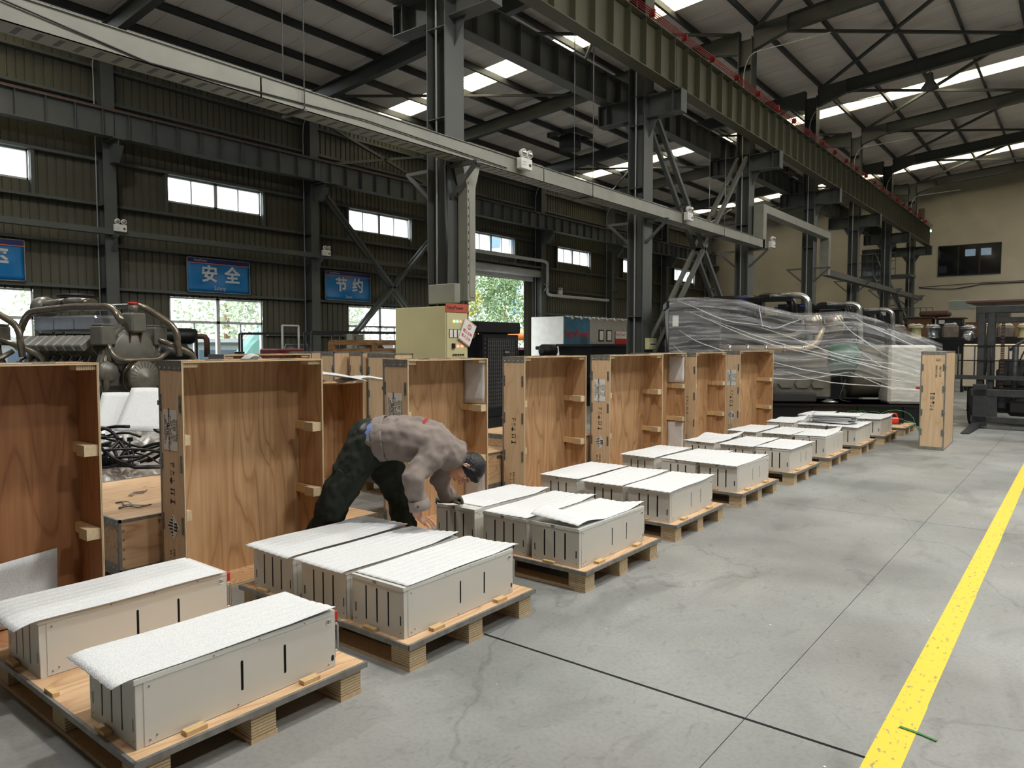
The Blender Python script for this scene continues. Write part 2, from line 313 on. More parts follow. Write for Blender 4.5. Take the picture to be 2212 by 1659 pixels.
# ================================================================ STRUCTURE
WX = -19.3          # inner face of the long wall
YB = 45.3           # inner face of the end wall
def roofz(x): return 9.5+.08*(x+19.3)
def floor_mat():
    m, n, l, b = newmat('worn_concrete'); t = n.new('ShaderNodeTexCoord'); o = t.outputs['Object']
    def noise(sc, det, sv=(1, 1, 1), dist=0):
        mp = n.new('ShaderNodeMapping'); mp.inputs['Scale'].default_value = sv; z = n.new('ShaderNodeTexNoise'); z.inputs['Scale'].default_value = sc; z.inputs['Detail'].default_value = det; z.inputs['Distortion'].default_value = dist
        l.new(o, mp.inputs[0]); l.new(mp.outputs[0], z.inputs[0]); return z.outputs[0]
    def ramp(x, stops):
        r = n.new('ShaderNodeValToRGB'); e = r.color_ramp.elements
        e[0].position, e[0].color = stops[0]; e[1].position, e[1].color = stops[-1]
        for p, c in stops[1:-1]: k = e.new(p); k.color = c
        l.new(x, r.inputs[0]); return r.outputs[0]
    def mul(a, c, f=1):
        x = n.new('ShaderNodeMix'); x.data_type = 'RGBA'; x.blend_type = 'MULTIPLY'; x.inputs['Factor'].default_value = f; l.new(a, x.inputs['A']); l.new(c, x.inputs['B']); return x.outputs['Result']
    g = lambda v: (v, v, v, 1)
    base = ramp(noise(.8, 5), [(.35, S(120, 123, 121)), (.5, S(137, 140, 138)), (.68, S(150, 153, 151))])
    base = mul(base, ramp(noise(.5, 2, dist=.4), [(.42, g(1)), (.62, (1, .955, .935, 1))]))
    base = mul(base, ramp(noise(1.7, 6, (1, .45, 1), 1.2), [(.3, g(.68)), (.44, g(.98)), (1, g(1))]), .85)
    base = mul(base, ramp(noise(9, 4, (1, .5, 1), 2.5), [(.28, g(.72)), (.4, g(1)), (1, g(1))]), .7)
    base = mul(base, ramp(noise(46, 3), [(.3, g(.86)), (.55, g(1.03))]), .8)
    # hairline cracks: thin level set of a stretched noise
    c = noise(.3, 9, (1, .8, 1), .3); a = n.new('ShaderNodeMath'); a.operation = 'SUBTRACT'; a.inputs[1].default_value = .52; l.new(c, a.inputs[0])
    ab = n.new('ShaderNodeMath'); ab.operation = 'ABSOLUTE'; l.new(a.outputs[0], ab.inputs[0])
    base = mul(base, ramp(ab.outputs[0], [(.0, g(.6)), (.0012, g(.92)), (.002, g(1)), (1, g(1))]), .55)
    l.new(base, b.inputs['Base Color'])
    rr = n.new('ShaderNodeMapRange'); rr.inputs[3].default_value = .42; rr.inputs[4].default_value = .62; l.new(noise(3, 4), rr.inputs[0]); l.new(rr.outputs[0], b.inputs['Roughness'])
    bn = n.new('ShaderNodeBump'); bn.inputs['Strength'].default_value = .12; bn.inputs['Distance'].default_value = .01; l.new(noise(30, 4), bn.inputs['Height']); l.new(bn.outputs[0], b.inputs['Normal'])
    return m
MT['floor'] = floor_mat()
fl = struct(bx('floor', 'dark', -19.6, 9.2, -6.2, 45.6, -.3, -.1))
xs = [-19.5, -14.3, -9.9, -5.5, -1.1, 3.3, 9.1]; ys = [-6.1, -1.4, 3.0, 7.4, 11.8, 16.2, 20.6, 25, 29.4, 33.8, 38.2, 42.6, 45.5]
for i in range(len(xs)-1):
    for j in range(len(ys)-1):
        g1 = .009 if j == 2 else .004; g0 = .009 if j == 3 else .004
        bx('floor_slab', 'floor', xs[i]+.002, xs[i+1]-.002, ys[j]+(.009 if abs(ys[j]-3) < .1 else .003), ys[j+1]-(.009 if abs(ys[j+1]-3) < .1 else .003), -.1, 0, fl)
# painted aisle line
yl = B()
for k in range(24): yl.box(-.625-.0004*k, -.498-.003*min(k, 9), 0+k*1.8, 1.8+k*1.8, 0, .0015)
def line_mat():
    m, n, l, b = newmat('worn_yellow_paint'); r, mp, t = vary(m, n, l, b, S(150, 142, 100), S(236, 198, 54), 45, (1, .5, 1), 8)
    r.color_ramp.elements[0].position = .34; r.color_ramp.elements[1].position = .40; b.inputs['Roughness'].default_value = .5; return m
tag(yl.build('floor_line', line_mat()), 'worn yellow painted aisle line running the length of the concrete floor', 'floor line', kind='structure')
# ---- long wall of ribbed cladding with window and door openings
wl = struct(bx('wall_left', 'clad', WX-.25, WX-.2, -6, 8.0-6, 0, 9.3))
for (a, c, z0, z1) in [(8-6, 45.3, 6.13, 9.3)]: bx('wall_backing', 'clad', WX-.25, WX-.2, a, c, z0, z1, wl)
def clad(y0, y1, z0, z1, cache={}):
    k = (round(y1-y0, 2), round(z1-z0, 2))
    if k not in cache:
        w = y1-y0; n = 4; s = w/n; p = []
        for i in range(n): p += [(i*s+.0, 0), (i*s+s*.74, 0), (i*s+s*.80, -.028), (i*s+s*.94, -.028)]
        p += [(w, 0)]; b = B(); m = len(p)
        b._add([(d, y, 0) for y, d in p]+[(d, y, z1-z0) for y, d in p], [(i, i+1, m+i+1, m+i) for i in range(m-1)])
        o = b.build('cladding_panel', 'clad', wl); cache[k] = o.data
    else:
        o = bpy.data.objects.new('cladding_panel', cache[k]); COL.objects.link(o); o.parent = wl
    o.location = (WX, y0, z0)
UZ = (5.40, 6.10); LZ = (.92, 2.90)
for bay in range(-1, 7):
    y = 8+6*bay; dr = bay == 2
    segs = [(y, .81), (y+.81, .81)]+[(y+1.62+.7*i, .7) for i in range(4)]+[(y+4.42, .79), (y+5.21, .79)]
    for i, (a, w) in enumerate(segs):
        win = 2 <= i <= 5
        if dr:
            lo = 4.45 if i >= 2 else 0
            if i == 1 or i == 7: lo = 0
            if win: clad(a, a+w, lo, UZ[0]); clad(a, a+w, UZ[1], 9.3)
            else: clad(a, a+w, lo if i == 6 else 0, 9.3)
        elif win: clad(a, a+w, 0, LZ[0]); clad(a, a+w, LZ[1], UZ[0]); clad(a, a+w, UZ[1], 9.3)
        else: clad(a, a+w, 0, 9.3)
# girts (horizontal rails), per bay
for bay in range(-1, 7):
    y = 8+6*bay
    for z in (1.9, 3.0, 4.07, 5.05, 6.13, 7.55, 8.35):
        if bay == 2 and z < 4.5: continue
        if z < 2 and bay != 9:
            bx('girt', 'steelpaint', WX, WX+.16, y+.15, y+1.5, z-.03, z+.03, wl); bx('girt', 'steelpaint', WX, WX+.16, y+4.5, y+5.85, z-.03, z+.03, wl)
        else: bx('girt', 'steelpaint', WX, WX+.18, y+.15, y+5.85, z-.035, z+.035, wl)
    for yy in (y+1.56, y+4.46): bx('window_post', 'steelpaint', WX, WX+.14, yy-.04, yy+.04, 5.05, 6.13, wl)
wn = 0
def window(y0, y1, z0, z1, kind, x=WX-.06):
    global wn; wn += 1
    w = struct(thing('window_%d' % wn, None, None, (x, y0, z0))); W_ = y1-y0; H_ = z1-z0; f = B(); t = .045
    f.box(-.05, .05, 0, W_, 0, t).box(-.05, .05, 0, W_, H_-t, H_).box(-.05, .05, 0, t, 0, H_).box(-.05, .05, W_-t, W_, 0, H_)
    f.box(-.05, .05, W_/2-.05, W_/2+.05, 0, H_); g = []
    if kind == 'upper':
        for q in (.25, .75): f.box(-.03, .03, W_*q-.018, W_*q+.018, 0, H_)
        g = [(a*W_/4, (a+1)*W_/4, 0, H_) for a in range(4)]
    else:
        zt = H_*.66; f.box(-.05, .05, 0, W_, zt-.035, zt+.035)
        for q in (.25, .75): f.box(-.03, .03, W_*q-.02, W_*q+.02, 0, zt)
        g = [(a*W_/4, (a+1)*W_/4, 0, zt) for a in range(4)]+[(a*W_/2, (a+1)*W_/2, zt, H_) for a in range(2)]
    f.build('window_frame', 'white_frame', w)
    for a, c, e, h in g: bx('pane', 'glass', -.004, .004, a+.02, c-.02, e+.02, h-.02, w)
for bay in range(-1, 7):
    y = 8+6*bay+1.62; window(y, y+2.8, UZ[0], UZ[1], 'upper')
    if bay != 2: window(y, y+2.8, LZ[0], LZ[1], 'lower')
# roller door opening
d1 = struct(thing('door_1', None, None, (WX, 21.48, 0)))
f = B().box(-.2, .12, -.16, 0, 0, 4.5).box(-.2, .12, 4.26, 4.42, 0, 4.5); f.build('door_frame', 'steelpaint', d1)
f = B().box(-.25, -.2, 4.1, 4.26, 0, 4.42); f.build('door_jamb', 'white_frame', d1)
b_ = B().cyl((.28, -.3, 4.72), (.28, 4.55, 4.72), .17, 20); b_.build('shutter_roll', 'white_frame', d1)
for k in range(5): bx('shutter_slat', 'white_frame', .10, .125, .02, 4.24, 4.36+k*.06, 4.415+k*.06, d1)
bx('shutter_hood', 'steelpaint', .02, .5, -.4, 4.6, 4.92, 5.0, d1); bx('end_plate', 'steelpaint', .04, .5, 4.5, 4.56, 4.5, 4.95, d1)
# ---- other walls
wb = struct(bx('wall_back', 'plaster', -19.5, 9.2, YB, YB+.2, 0, 12.2))
struct(bx('wall_right', 'clad', 9, 9.2, -6.2, 45.5, 0, 12)); struct(bx('wall_front', 'clad', -19.5, 9.2, -6.2, -6, 0, 12))
# ---- roof: panels laid up the slope, skylight sheets, purlins
ce = struct(thing('ceiling', None, None, (0, 0, 0)))
def sky_mat():
    m = bpy.data.materials.new('ribbed_skylight_sheet'); m.use_nodes = True; n = m.node_tree.nodes; l = m.node_tree.links; n.clear()
    o = n.new('ShaderNodeOutputMaterial'); tr = n.new('ShaderNodeBsdfTranslucent'); df = n.new('ShaderNodeBsdfDiffuse'); mx = n.new('ShaderNodeMixShader'); mx.inputs[0].default_value = .1
    t = n.new('ShaderNodeTexCoord'); mp = n.new('ShaderNodeMapping'); mp.inputs['Scale'].default_value = (.6, 9, 1); z = n.new('ShaderNodeTexNoise'); z.inputs['Scale'].default_value = 1.5; z.inputs['Detail'].default_value = 4
    r = n.new('ShaderNodeValToRGB'); r.color_ramp.elements[0].position = .35; r.color_ramp.elements[0].color = S(226, 190, 130); r.color_ramp.elements[1].position = .48; r.color_ramp.elements[1].color = S(255, 250, 228)
    l.new(t.outputs['Object'], mp.inputs[0]); l.new(mp.outputs[0], z.inputs[0]); l.new(z.outputs[0], r.inputs[0]); l.new(r.outputs[0], tr.inputs[0]); l.new(tr.outputs[0], mx.inputs[1]); l.new(df.outputs[0], mx.inputs[2]); l.new(mx.outputs[0], o.inputs[0]); return m
MT['skylight'] = sky_mat()
y = -6.0; RS = {}
while y < 45.4:
    c = y+.5; sky = any(abs(c-k) < .5 for k in (5.4, 17.6, 29.6, 41.6)); k_ = 'skylight_panel' if sky else 'roof_panel'
    if k_ not in RS:
        b = B()
        if sky:
            for q in range(6): b.prism([(-19.6, roofz(-19.6)), (9.2, roofz(9.2)), (9.2, roofz(9.2)+.01), (-19.6, roofz(-19.6)+.01)], q*.162+.01, q*.162+.12, 1); b.prism([(-19.6, roofz(-19.6)+.03), (9.2, roofz(9.2)+.03), (9.2, roofz(9.2)+.04), (-19.6, roofz(-19.6)+.04)], q*.162+.12, q*.162+.172, 1)
        else: b.prism([(-19.6, roofz(-19.6)), (9.2, roofz(9.2)), (9.2, roofz(9.2)+.06), (-19.6, roofz(-19.6)+.06)], .0, .985, 1)
        o = b.build(k_, 'skylight' if sky else 'roofin', ce); RS[k_] = o
    else: o = RS[k_].copy(); COL.objects.link(o)
    o.location.y = y; y += 1.0
b = B().prism([(-19.6, roofz(-19.6)+.07), (9.2, roofz(9.2)+.07), (9.2, roofz(9.2)+.09), (-19.6, roofz(-19.6)+.09)], -6.1, 4.9, 1)
for a, c in ((5.98, 17.0), (18.02, 29.0), (30.02, 41.0), (42.02, 45.5)): b.prism([(-19.6, roofz(-19.6)+.07), (9.2, roofz(9.2)+.07), (9.2, roofz(9.2)+.09), (-19.6, roofz(-19.6)+.09)], a, c, 1)
b.build('outer_roof_sheet', 'steelpaint', ce)
x = -18.75
while x < 9: # channel purlins
    z = roofz(x); b = B().box(x-.01, x+.01, -6, 45.3, z-.2, z).box(x-.01, x+.07, -6, 45.3, z-.21, z-.19).box(x-.07, x+.01, -6, 45.3, z-.015, z)
    b.build('purlin', 'purlin', ce); x += 1.42
# ---- steel frames
FY = [2+6*k for k in range(8)]
def ibeam(b, p0, p1, h, w=.2, tf=.016, tw=.01, up=(0, 0, 1)):
    p0 = Vector(p0); p1 = Vector(p1); u = Vector(up); d = (p1-p0).normalized(); u = (u-d*u.dot(d)).normalized()
    b.beam(p0+u*(h/2), p1+u*(h/2), w, tf, u); b.beam(p0-u*(h/2), p1-u*(h/2), w, tf, u); b.beam(p0, p1, tw, h, u); return b
for i, y in enumerate(FY):
    if y < 0: continue
    t = thing('roof_rafter', 'long dark steel roof rafter, %s frame from the near end' % NTH[i], 'roof beam', (0, y, 0), 0, 'roof rafters')
    zc = lambda x: roofz(x)-.21-.21
    b = ibeam(B(), (-19.2, 0, zc(-19.2)), (-8.6, 0, zc(-8.6)), .40); b.prism([(-8.6, zc(-8.6)+.2), (-8.6, zc(-8.6)-.2), (-7.8, zc(-7.8)-.42), (-7.8, zc(-7.8)+.2)], -.09, .09, 1)
    b.build('left_span', 'steelpaint', t)
    b = ibeam(B(), (-6.5, 0, zc(-6.5)), (8.9, 0, zc(8.9)), .40); b.prism([(-7.4, zc(-7.4)+.2), (-7.4, zc(-7.4)-.42), (-6.5, zc(-6.5)-.2), (-6.5, zc(-6.5)+.2)], -.09, .09, 1)
    b.build('right_span', 'steelpaint', t)
    for x in (-16, -13.1, -10.3, -4.7, -1.9): B().beam((x, .02, zc(x)-.19), (x+.25, .5, roofz(x)-.2), .03, .03).build('flange_brace', 'steelpaint', t)
# middle columns
def mid_column():
    t = thing('steel_column', '', 'column', (-7.59, 8, 0), 0, 'columns of the middle row')
    b = B().box(-.19, -.172, -.2, .2, 0, 9.95).box(.172, .19, -.2, .2, 0, 9.95).box(-.172, .172, -.007, .007, 0, 9.95)
    for z in (2.2, 4.9, 6.2, 6.8, 7.4, 9.2): b.box(-.172, .172, -.19, .19, z, z+.012)
    b.build('shaft', 'steelpaint', t)
    for sx in (-1, 1):
        a_, c_ = min(sx*.19, sx*.98), max(sx*.19, sx*.98); c = B().box(a_, c_, -.006, .006, 6.36, 6.78).box(a_, c_, -.14, .14, 6.78, 6.8).box(a_, c_, -.14, .14, 6.345, 6.36)
        c.box(min(sx*.77, sx*.785), max(sx*.77, sx*.785), -.13, .13, 6.36, 6.78).box(min(sx*.965, sx*.98), max(sx*.965, sx*.98), -.13, .13, 6.36, 6.78); c.prism([(sx*.19, 6.345), (sx*.42, 6.345), (sx*.19, 5.95)][::sx], -.006, .006, 1); c.build('crane_bracket', 'steelpaint', t)
        a = B().beam((sx*.19, -.1, 4.2), (sx*.72, -.1, 4.2), .05, .05).beam((sx*.19, -.1, 3.75), (sx*.68, -.1, 4.18), .05, .05); a.build('tray_bracket', 'steelpaint', t)
    B().tube(rnd([(-.03, -.16, .2), (-.03, -.16, 9.1), (.2, -.3, 9.45), (2.2, -.1, 9.55)], .2), .014, 6).build('conduit', 'white_frame', t)
    return t
c0 = mid_column(); c0.location.y = 8; CN = ['second', 'third', 'fourth', 'fifth', 'sixth', 'seventh', 'eighth']
c0['label'] = 'tall grey steel column standing behind the cream switch cabinet'
LB = {14: 'grey-green steel column with a small cream meter box, second along the middle row', 20: 'dark steel column where the cable tray steps up, third along the middle row', 26: 'dark steel column beside the stair landing, fourth along the middle row',
      32: 'dark steel column behind the exhaust pipes, fifth along the middle row', 38: 'dark steel column before the dark office window, sixth along the middle row', 44: 'last steel column of the middle row, against the beige end wall'}
for y in (14, 20, 26, 32, 38, 44): dup(c0, (-7.59, y, 0), 0, LB[y])
# wall columns
def wall_column():
    t = thing('wall_column', '', 'column', (WX+.3, 8, 0), 0, 'columns along the cladding wall')
    b = B().box(-.28, -.262, -.15, .15, 0, 9.1).box(.162, .18, -.15, .15, 0, 9.1).box(-.262, .162, -.006, .006, 0, 9.1)
    for z in (3, 5, 6.3): b.box(-.262, .162, -.14, .14, z, z+.01)
    b.build('shaft', 'steelpaint', t)
    c = B().prism([(.18, 6.5), (.72, 6.5), (.72, 6.36), (.45, 6.0), (.18, 6.0)], -.006, .006, 1).box(.18, .74, -.13, .13, 6.5, 6.52).beam((.45, 0, 6.0), (.73, 0, 6.36), .22, .014); c.build('crane_bracket', 'steelpaint', t)
    B().tube(rnd([(-.1, -.2, 1.5), (-.1, -.2, 8.1), (.1, -.3, 8.4), (.5, -.3, 8.5)], .2), .012, 6).build('conduit', 'white_frame', t)
    B().beam((.18, 0, 4.24), (.52, 0, 4.24), .05, .05).beam((.18, 0, 3.9), (.48, 0, 4.22), .05, .05).build('tray_bracket', 'steelpaint', t)
    return t
w0 = wall_column(); WL = ['dark column on the cladding wall between the first two upper windows', 'dark wall column to the near side of the Save sign', 'dark wall column hidden behind the nearest middle column', 'dark wall column beside the roller door', 'dark wall column behind the blue office booth', 'dark wall column past the office booth', 'last dark wall column in the corner by the end wall']
w0['label'] = WL[0]
for k in range(1, 7): dup(w0, (WX+.3, 8+6*k, 0), 0, WL[k])
# crane girders, one length per bay, with stiffeners
def girder(x, zb, h, side, m, w=.27):
    t = thing('crane_girder', '', 'crane beam', (x, 0, zb))
    b = B().box(-w/2, w/2, .01, 5.99, 0, .018).box(-w/2, w/2, .01, 5.99, h-.018, h).box(-.006, .006, .01, 5.99, .018, h-.018); b.build('girder_body', m, t)
    s = None
    for k in range(10):
        if s is None: s = B().box(-w/2+.01, w/2-.01, -.006, .006, .018, h-.018).build('stiffener', m, t)
        else: q = s.copy(); COL.objects.link(q); s = q
        s.location.y = .3+k*.6
    bx('rail', 'rust', -.035, .035, 0, 6, h, h+.07, t)
    return t
for nm, x, zb, h, m in (('aisle side of the middle row', -6.80, 6.81, .94, 'litbeam'), ('store side of the middle row', -8.38, 6.81, .62, 'steelpaint'), ('the cladding wall', -18.5, 6.55, .62, 'steelpaint')):
    g0 = girder(x, zb, h, 1, m); g0['group'] = 'crane girders on '+nm; g0['label'] = 'crane girder along %s, nearest length' % nm; g0.location.y = 2
    for k in range(1, 7): dup(g0, (x, 2+6*k, zb), 0, 'crane girder along %s, %s length from the near end' % (nm, NTH[k]))
t = thing('conductor_rail', 'set of thin red conductor rails above the aisle crane girder', 'power rail', (-6.66, 0, 7.79))
for k in range(4): B().cyl((.022*k, 6, k*.022), (.022*k, 44, k*.022), .009, 6).build('red_bar', 'redrail', t)
for k in range(26): bx('holder', 'redrail', -.02, .09, 7+k*1.4, 7.05+k*1.4, -.03, .1, t)
# ties between girders and long struts
def strut(name, label, cat, segs, w, m='steelpaint', group=None):
    t = thing(name, label, cat, (0, 0, 0), 0, group)
    for a, c in segs: B().beam(a, c, w, w).build('member', m, t)
    return t
def laced(p0, p1, name, t, gap=.3, m='steelpaint'):
    """two parallel angles with rungs"""
    p0 = Vector(p0); p1 = Vector(p1)
    for s_ in (-1, 1): B().beam(p0+Vector((s_*gap/2, 0, 0)), p1+Vector((s_*gap/2, 0, 0)), .09, .09).build('chord', m, t)
    n = 6
    for k in range(1, n): q = p0.lerp(p1, k/n); B().beam(q-Vector((gap/2, 0, 0)), q+Vector((gap/2, 0, 0)), .05, .05).build('rung', m, t)
t = thing('cross_brace', 'crossed double steel brace between the second and third middle columns', 'brace')
laced((-7.59, 14.3, 6.7), (-7.59, 19.75, 1.2), 'a', t, .24); laced((-7.59, 19.75, 6.7), (-7.59, 14.3, 1.2), 'b', t, .24)
t = thing('cross_brace', 'crossed steel brace in front of the wall window beside the cream cabinet', 'brace')
laced((-18.7, 14.3, 6.2), (-18.7, 19.75, .9), 'a', t, .2); laced((-18.7, 19.75, 6.2), (-18.7, 14.3, .9), 'b', t, .2)
strut('cross_brace', 'high crossed steel brace on the cladding wall above the crane girder', 'brace', [((-19, 14.3, 8.6), (-19, 19.75, 7.2)), ((-19, 19.75, 8.6), (-19, 14.3, 7.2))], .08)
for k, y in enumerate((14, 26, 38)):
    zz = lambda x: roofz(x)-.3
    strut('roof_brace', 'crossed flat braces under the roof over the store bay, %s set' % NTH[k], 'brace', [((-19, y, zz(-19)), (-13.4, y+6, zz(-13.4))), ((-19, y+6, zz(-19)), (-13.4, y, zz(-13.4))), ((-13.4, y, zz(-13.4)), (-7.8, y+6, zz(-7.8))), ((-13.4, y+6, zz(-13.4)), (-7.8, y, zz(-7.8)))], .07, group='roof braces')
for k, y in enumerate((14, 20, 26, 32, 38)):
    strut('roof_brace', 'crossed flat braces under the roof over the aisle bay, %s set' % NTH[k], 'brace', [((-7.4, y, zz(-7.4)), (-1.8, y+6, zz(-1.8))), ((-7.4, y+6, zz(-7.4)), (-1.8, y, zz(-1.8)))], .08, group='roof braces')
# ---- cable trays
t = thing('cable_tray', 'pale perforated cable tray running in front of the middle columns', 'cable tray')
def tray(a, c, name='tray_length'):
    b = B().box(-7.36, -7.08, a, c, 4.26, 4.27).box(-7.36, -7.355, a, c, 4.26, 4.49).box(-7.085, -7.08, a, c, 4.26, 4.49).box(-7.36, -7.06, a, c, 4.49, 4.497); b.build(name, 'tray', t)
for k in range(4): tray(-.6+k*5.2, 4.58+k*5.2)
s = bx('slot', 'steelpaint', -7.31, -7.13, 0, .045, 4.2585, 4.26, t); s.location.y = 1
for k in range(1, 110): q = s.copy(); COL.objects.link(q); q.location.y = 1+k*.165
b = B().box(-7.36, -7.08, 20.05, 20.3, 4.26, 5.46); b.build('riser', 'tray', t)
b = B().box(-7.36, -7.08, 20.3, 26.7, 5.24, 5.46).box(-7.36, -7.08, 26.45, 26.7, 4.0, 5.24); b.build('upper_length', 'tray', t)
bx('far_length', 'steelpaint', -7.36, -7.08, 26.7, 44.6, 4.0, 4.2, t)
for y in (5.1, 11.2, 17.2):
    for dx in (-.2, .2): B().cyl((-7.22+dx, y, 4.25), (-7.22+dx, y, 9.9 if y < 12 else 6.3), .008, 5).build('hanger_rod', 'steel', t)
    bx('hanger_bar', 'steelpaint', -7.44, -7.0, y-.02, y+.02, 4.23, 4.255, t)
B().tube([(-7.05, .5, 4.62), (-7.06, 2.2, 4.42), (-7.07, 3.4, 4.27), (-7.06, 6, 4.36), (-7.06, 8.8, 4.3)], .008, 5).build('loose_cable', 'black', t)
t = thing('cable_riser', 'pale perforated cable riser channel dropping from the tray beside the nearest column', 'cable tray', (-7.26, 8.1, 0))
B().box(-.09, .09, -.09, .09, 2.25, 3.9).prism([(-.09, 3.9), (.09, 3.9), (.2, 4.255), (-.2, 4.255)], -.09, .09, 0).build('channel', 'tray', t); bx('cover_strip', 'tray', .09, .1, -.04, .07, 2.3, 3.7, t)
for k in range(14): bx('punched_slot', 'dark', .0905, .0925, -.075, -.06, 2.5+k*.12, 2.54+k*.12, t)
t = thing('wall_cable_tray', 'narrow cable tray along the cladding wall at column height', 'cable tray')
bx('tray_length', 'steelpaint', -18.85, -18.68, 0, 20.4, 4.28, 4.42, t)
B().tube(rnd([(-18.75, 19.8, 5.25), (-18.75, 25.9, 5.25), (-18.75, 26.2, 5.2), (-18.75, 26.2, 3.86), (-18.75, 26.4, 3.8), (-18.75, 31.4, 3.8)], .15), .07, 6).build('pipe_run', 'white_frame', t)
# emergency lights: box with two round heads
def em_light():
    t = thing('emergency_light', '', 'light', (0, 0, 0), 0, 'twin head emergency lights')
    bx('battery_box', 'white', -.05, .05, -.14, .14, 0, .17, t, .008)
    for s_ in (-1, 1):
        h = B().lathe([(.03, -.05), (.06, -.03), (.065, .02), (.055, .03)], (.03, s_*.075, .24), (1, -.2, -.1), 16).build('lamp_head', 'white', t)
        B().lathe([(.05, 0), (.035, .01), (.0, .013)], (.061, s_*.075-.005, .237), (1, -.2, -.1), 14).build('lens', 'chrome', h)
        B().cyl((0, s_*.075, .16), (.01, s_*.075, .2), .012, 6).build('neck', 'white', t)
    bx('indicator', 'black', .05, .056, .05, .1, .05, .09, t)
    for k in (0, 1): bx('printed_line', 'ink', .05, .0515, -.11, -.02, .06+k*.04, .065+k*.04, t)
    return t
e0 = em_light(); e0.location = (-6.99, 9.15, 4.33); e0['label'] = 'white twin-head emergency light on the tray just past the nearest column'
for p, lb in [((-6.99, 15.1, 4.33), 'white twin-head emergency light on the tray past the second column'), ((-6.99, 20.5, 4.3), 'white twin-head emergency light at the foot of the tray riser'),
              ((-18.62, 8.12, 4.36), 'white twin-head emergency light on the wall tray above the Safety sign side'), ((-18.62, 14.25, 4.36), 'white twin-head emergency light on the wall tray above the Save sign'),
              ((-18.75, 27.2, 3.872), 'white twin-head emergency light on the wall pipe past the roller door')]: dup(e0, p, 0, lb)
# roof ventilator drum and high-bay lamp
t = thing('roof_ventilator', 'dark round roof ventilator drum hanging under the store bay roof', 'ventilator', (-15.9, 23.7, 9.1))
B().lathe([(.40, 0), (.42, 0), (.42, .5), (.40, .5)], (0, 0, 0), n=28).build('drum', 'purlin', t)
B().lathe([(.08, .05), (.08, .2)], (0, 0, 0), n=10).build('motor', 'black', t); f = B().box(-.65, .65, -.6, -.55, .45, .62).box(-.65, .65, .55, .6, .45, .62).box(-.65, -.6, -.6, .6, .45, .62).box(.6, .65, -.6, .6, .45, .62); f.build('curb_frame', 'steelpaint', t)
for k in range(4): B().beam((0, 0, .12), (.38*math.cos(k*1.57+.4), .38*math.sin(k*1.57+.4), .12), .12, .01).build('blade', 'black', t)
for (x, y, lb) in ((-9.8, 11.5, 'first'), (-12.0, 36, 'second')):
    t = thing('roof_opening_frame', 'square steel trimming frame under the roof, %s from the near end' % lb, 'roof frame', (x, y, roofz(x)-.2)); f = B().box(-.6, .6, -.6, -.54, -.1, .12).box(-.6, .6, .54, .6, -.1, .12).box(-.6, -.54, -.6, .6, -.1, .12).box(.54, .6, -.6, .6, -.1, .12); f.build('frame', 'steelpaint', t)
def bay_lamp(loc, lb):
    t = thing('high_bay_lamp', lb, 'lamp', loc, 0, 'high-bay lamps')
    B().lathe([(.05, .5), (.09, .46), (.1, .28), (.14, .2), (.26, .02), (.25, 0), (.12, .17)], (0, 0, 0), n=20).build('bell_shade', 'steel', t); B().cyl((0, 0, .5), (0, 0, .62), .012, 6).build('hook_rod', 'steelpaint', t)
bay_lamp((-4.1, 26, 9.5), 'unlit bell-shaped high-bay lamp hanging below a rafter over the aisle')
# end wall details
window_x = []
def wall_window(x0, x1, z0, z1, n, rise=0):
    global wn; wn += 1
    w = struct(thing('window_%d' % wn, None, None, (x0, YB, z0))); W_ = x1-x0; H_ = z1-z0; f = B()
    f.box(0, W_, -.05, .05, 0, .05).box(0, W_, -.05, .05, H_-.05, H_)
    for k in range(n+1): f.box(max(0, W_*k/n-.03), min(W_, W_*k/n+.03), -.05, .05, 0, H_)
    f.build('window_frame', 'black', w)
    bx('room_backing', 'office', .02, W_-.02, -.012, -.008, .02, H_-.02, w)
    for k in range(n): bx('pane', 'darkglass', W_*k/n+.03, W_*(k+1)/n-.03, -.03, -.024, .05, H_-.05, w)
    return w
MT['office'] = mat('dim_office_interior', S(70, 76, 86), .8, c2=S(56, 62, 72), scale=1)
MT['panel_light'] = mat('office_ceiling_light', S(230, 235, 235), .5, emit=(.85, .95, 1, 1), es=.9)
w = wall_window(-6.50, -3.65, 5.28, 6.90, 3)
for a in (1.25, 1.95): bx('ceiling_light', 'panel_light', a, a+.46, -.02, -.014, 1.0, 1.36, w)
bx('desk_screen', 'white', .05, .42, -.02, -.014, .18, .55, w); bx('dark_blind', 'navy', .05, .5, -.02, -.014, .6, 1.55, w)
wall_window(-10.3, -8.9, 5.1, 7.0, 2)
t = thing('louvre_vent', 'pale green louvred vent low on the beige end wall', 'vent', (-5.93, YB, 3.52))
bx('vent_frame', 'white_frame', 0, 1.75, -.03, 0, 0, .45, t)
for k in range(7): B().box(.03, 1.72, -.06, -.03, .04+k*.058, .075+k*.058).build('louvre', mat('pale_green_louvre', S(150, 166, 154), .5) if k == 0 else bpy.data.materials['pale_green_louvre'], t)
t = thing('wall_cable', 'dark cable sagging along the beige end wall', 'cable')
B().tube([(-7.37, YB-.04, 4.72), (-6.5, YB-.04, 4.62), (-5.73, YB-.04, 4.58), (-5.0, YB-.04, 4.68), (-4.48, YB-.04, 4.78), (-2.6, YB-.04, 4.79), (0, YB-.04, 4.85)], .02, 5).build('cable_run', 'ink', t)
B().tube([(-7.37, YB-.03, 4.75), (-4.48, YB-.03, 4.85), (2, YB-.03, 4.9)], .012, 5).build('cable_run', 'ink', t)
t = thing('crane_bumper', 'brown steel upright standing at the far end of the crane girder', 'post', (-7.2, 44.3, 7.5)); bx('upright', 'rust', -.13, .13, -.08, .08, 0, 1.35, t); bx('notice', 'white', .0, .08, -.085, -.08, .5, .75, t)
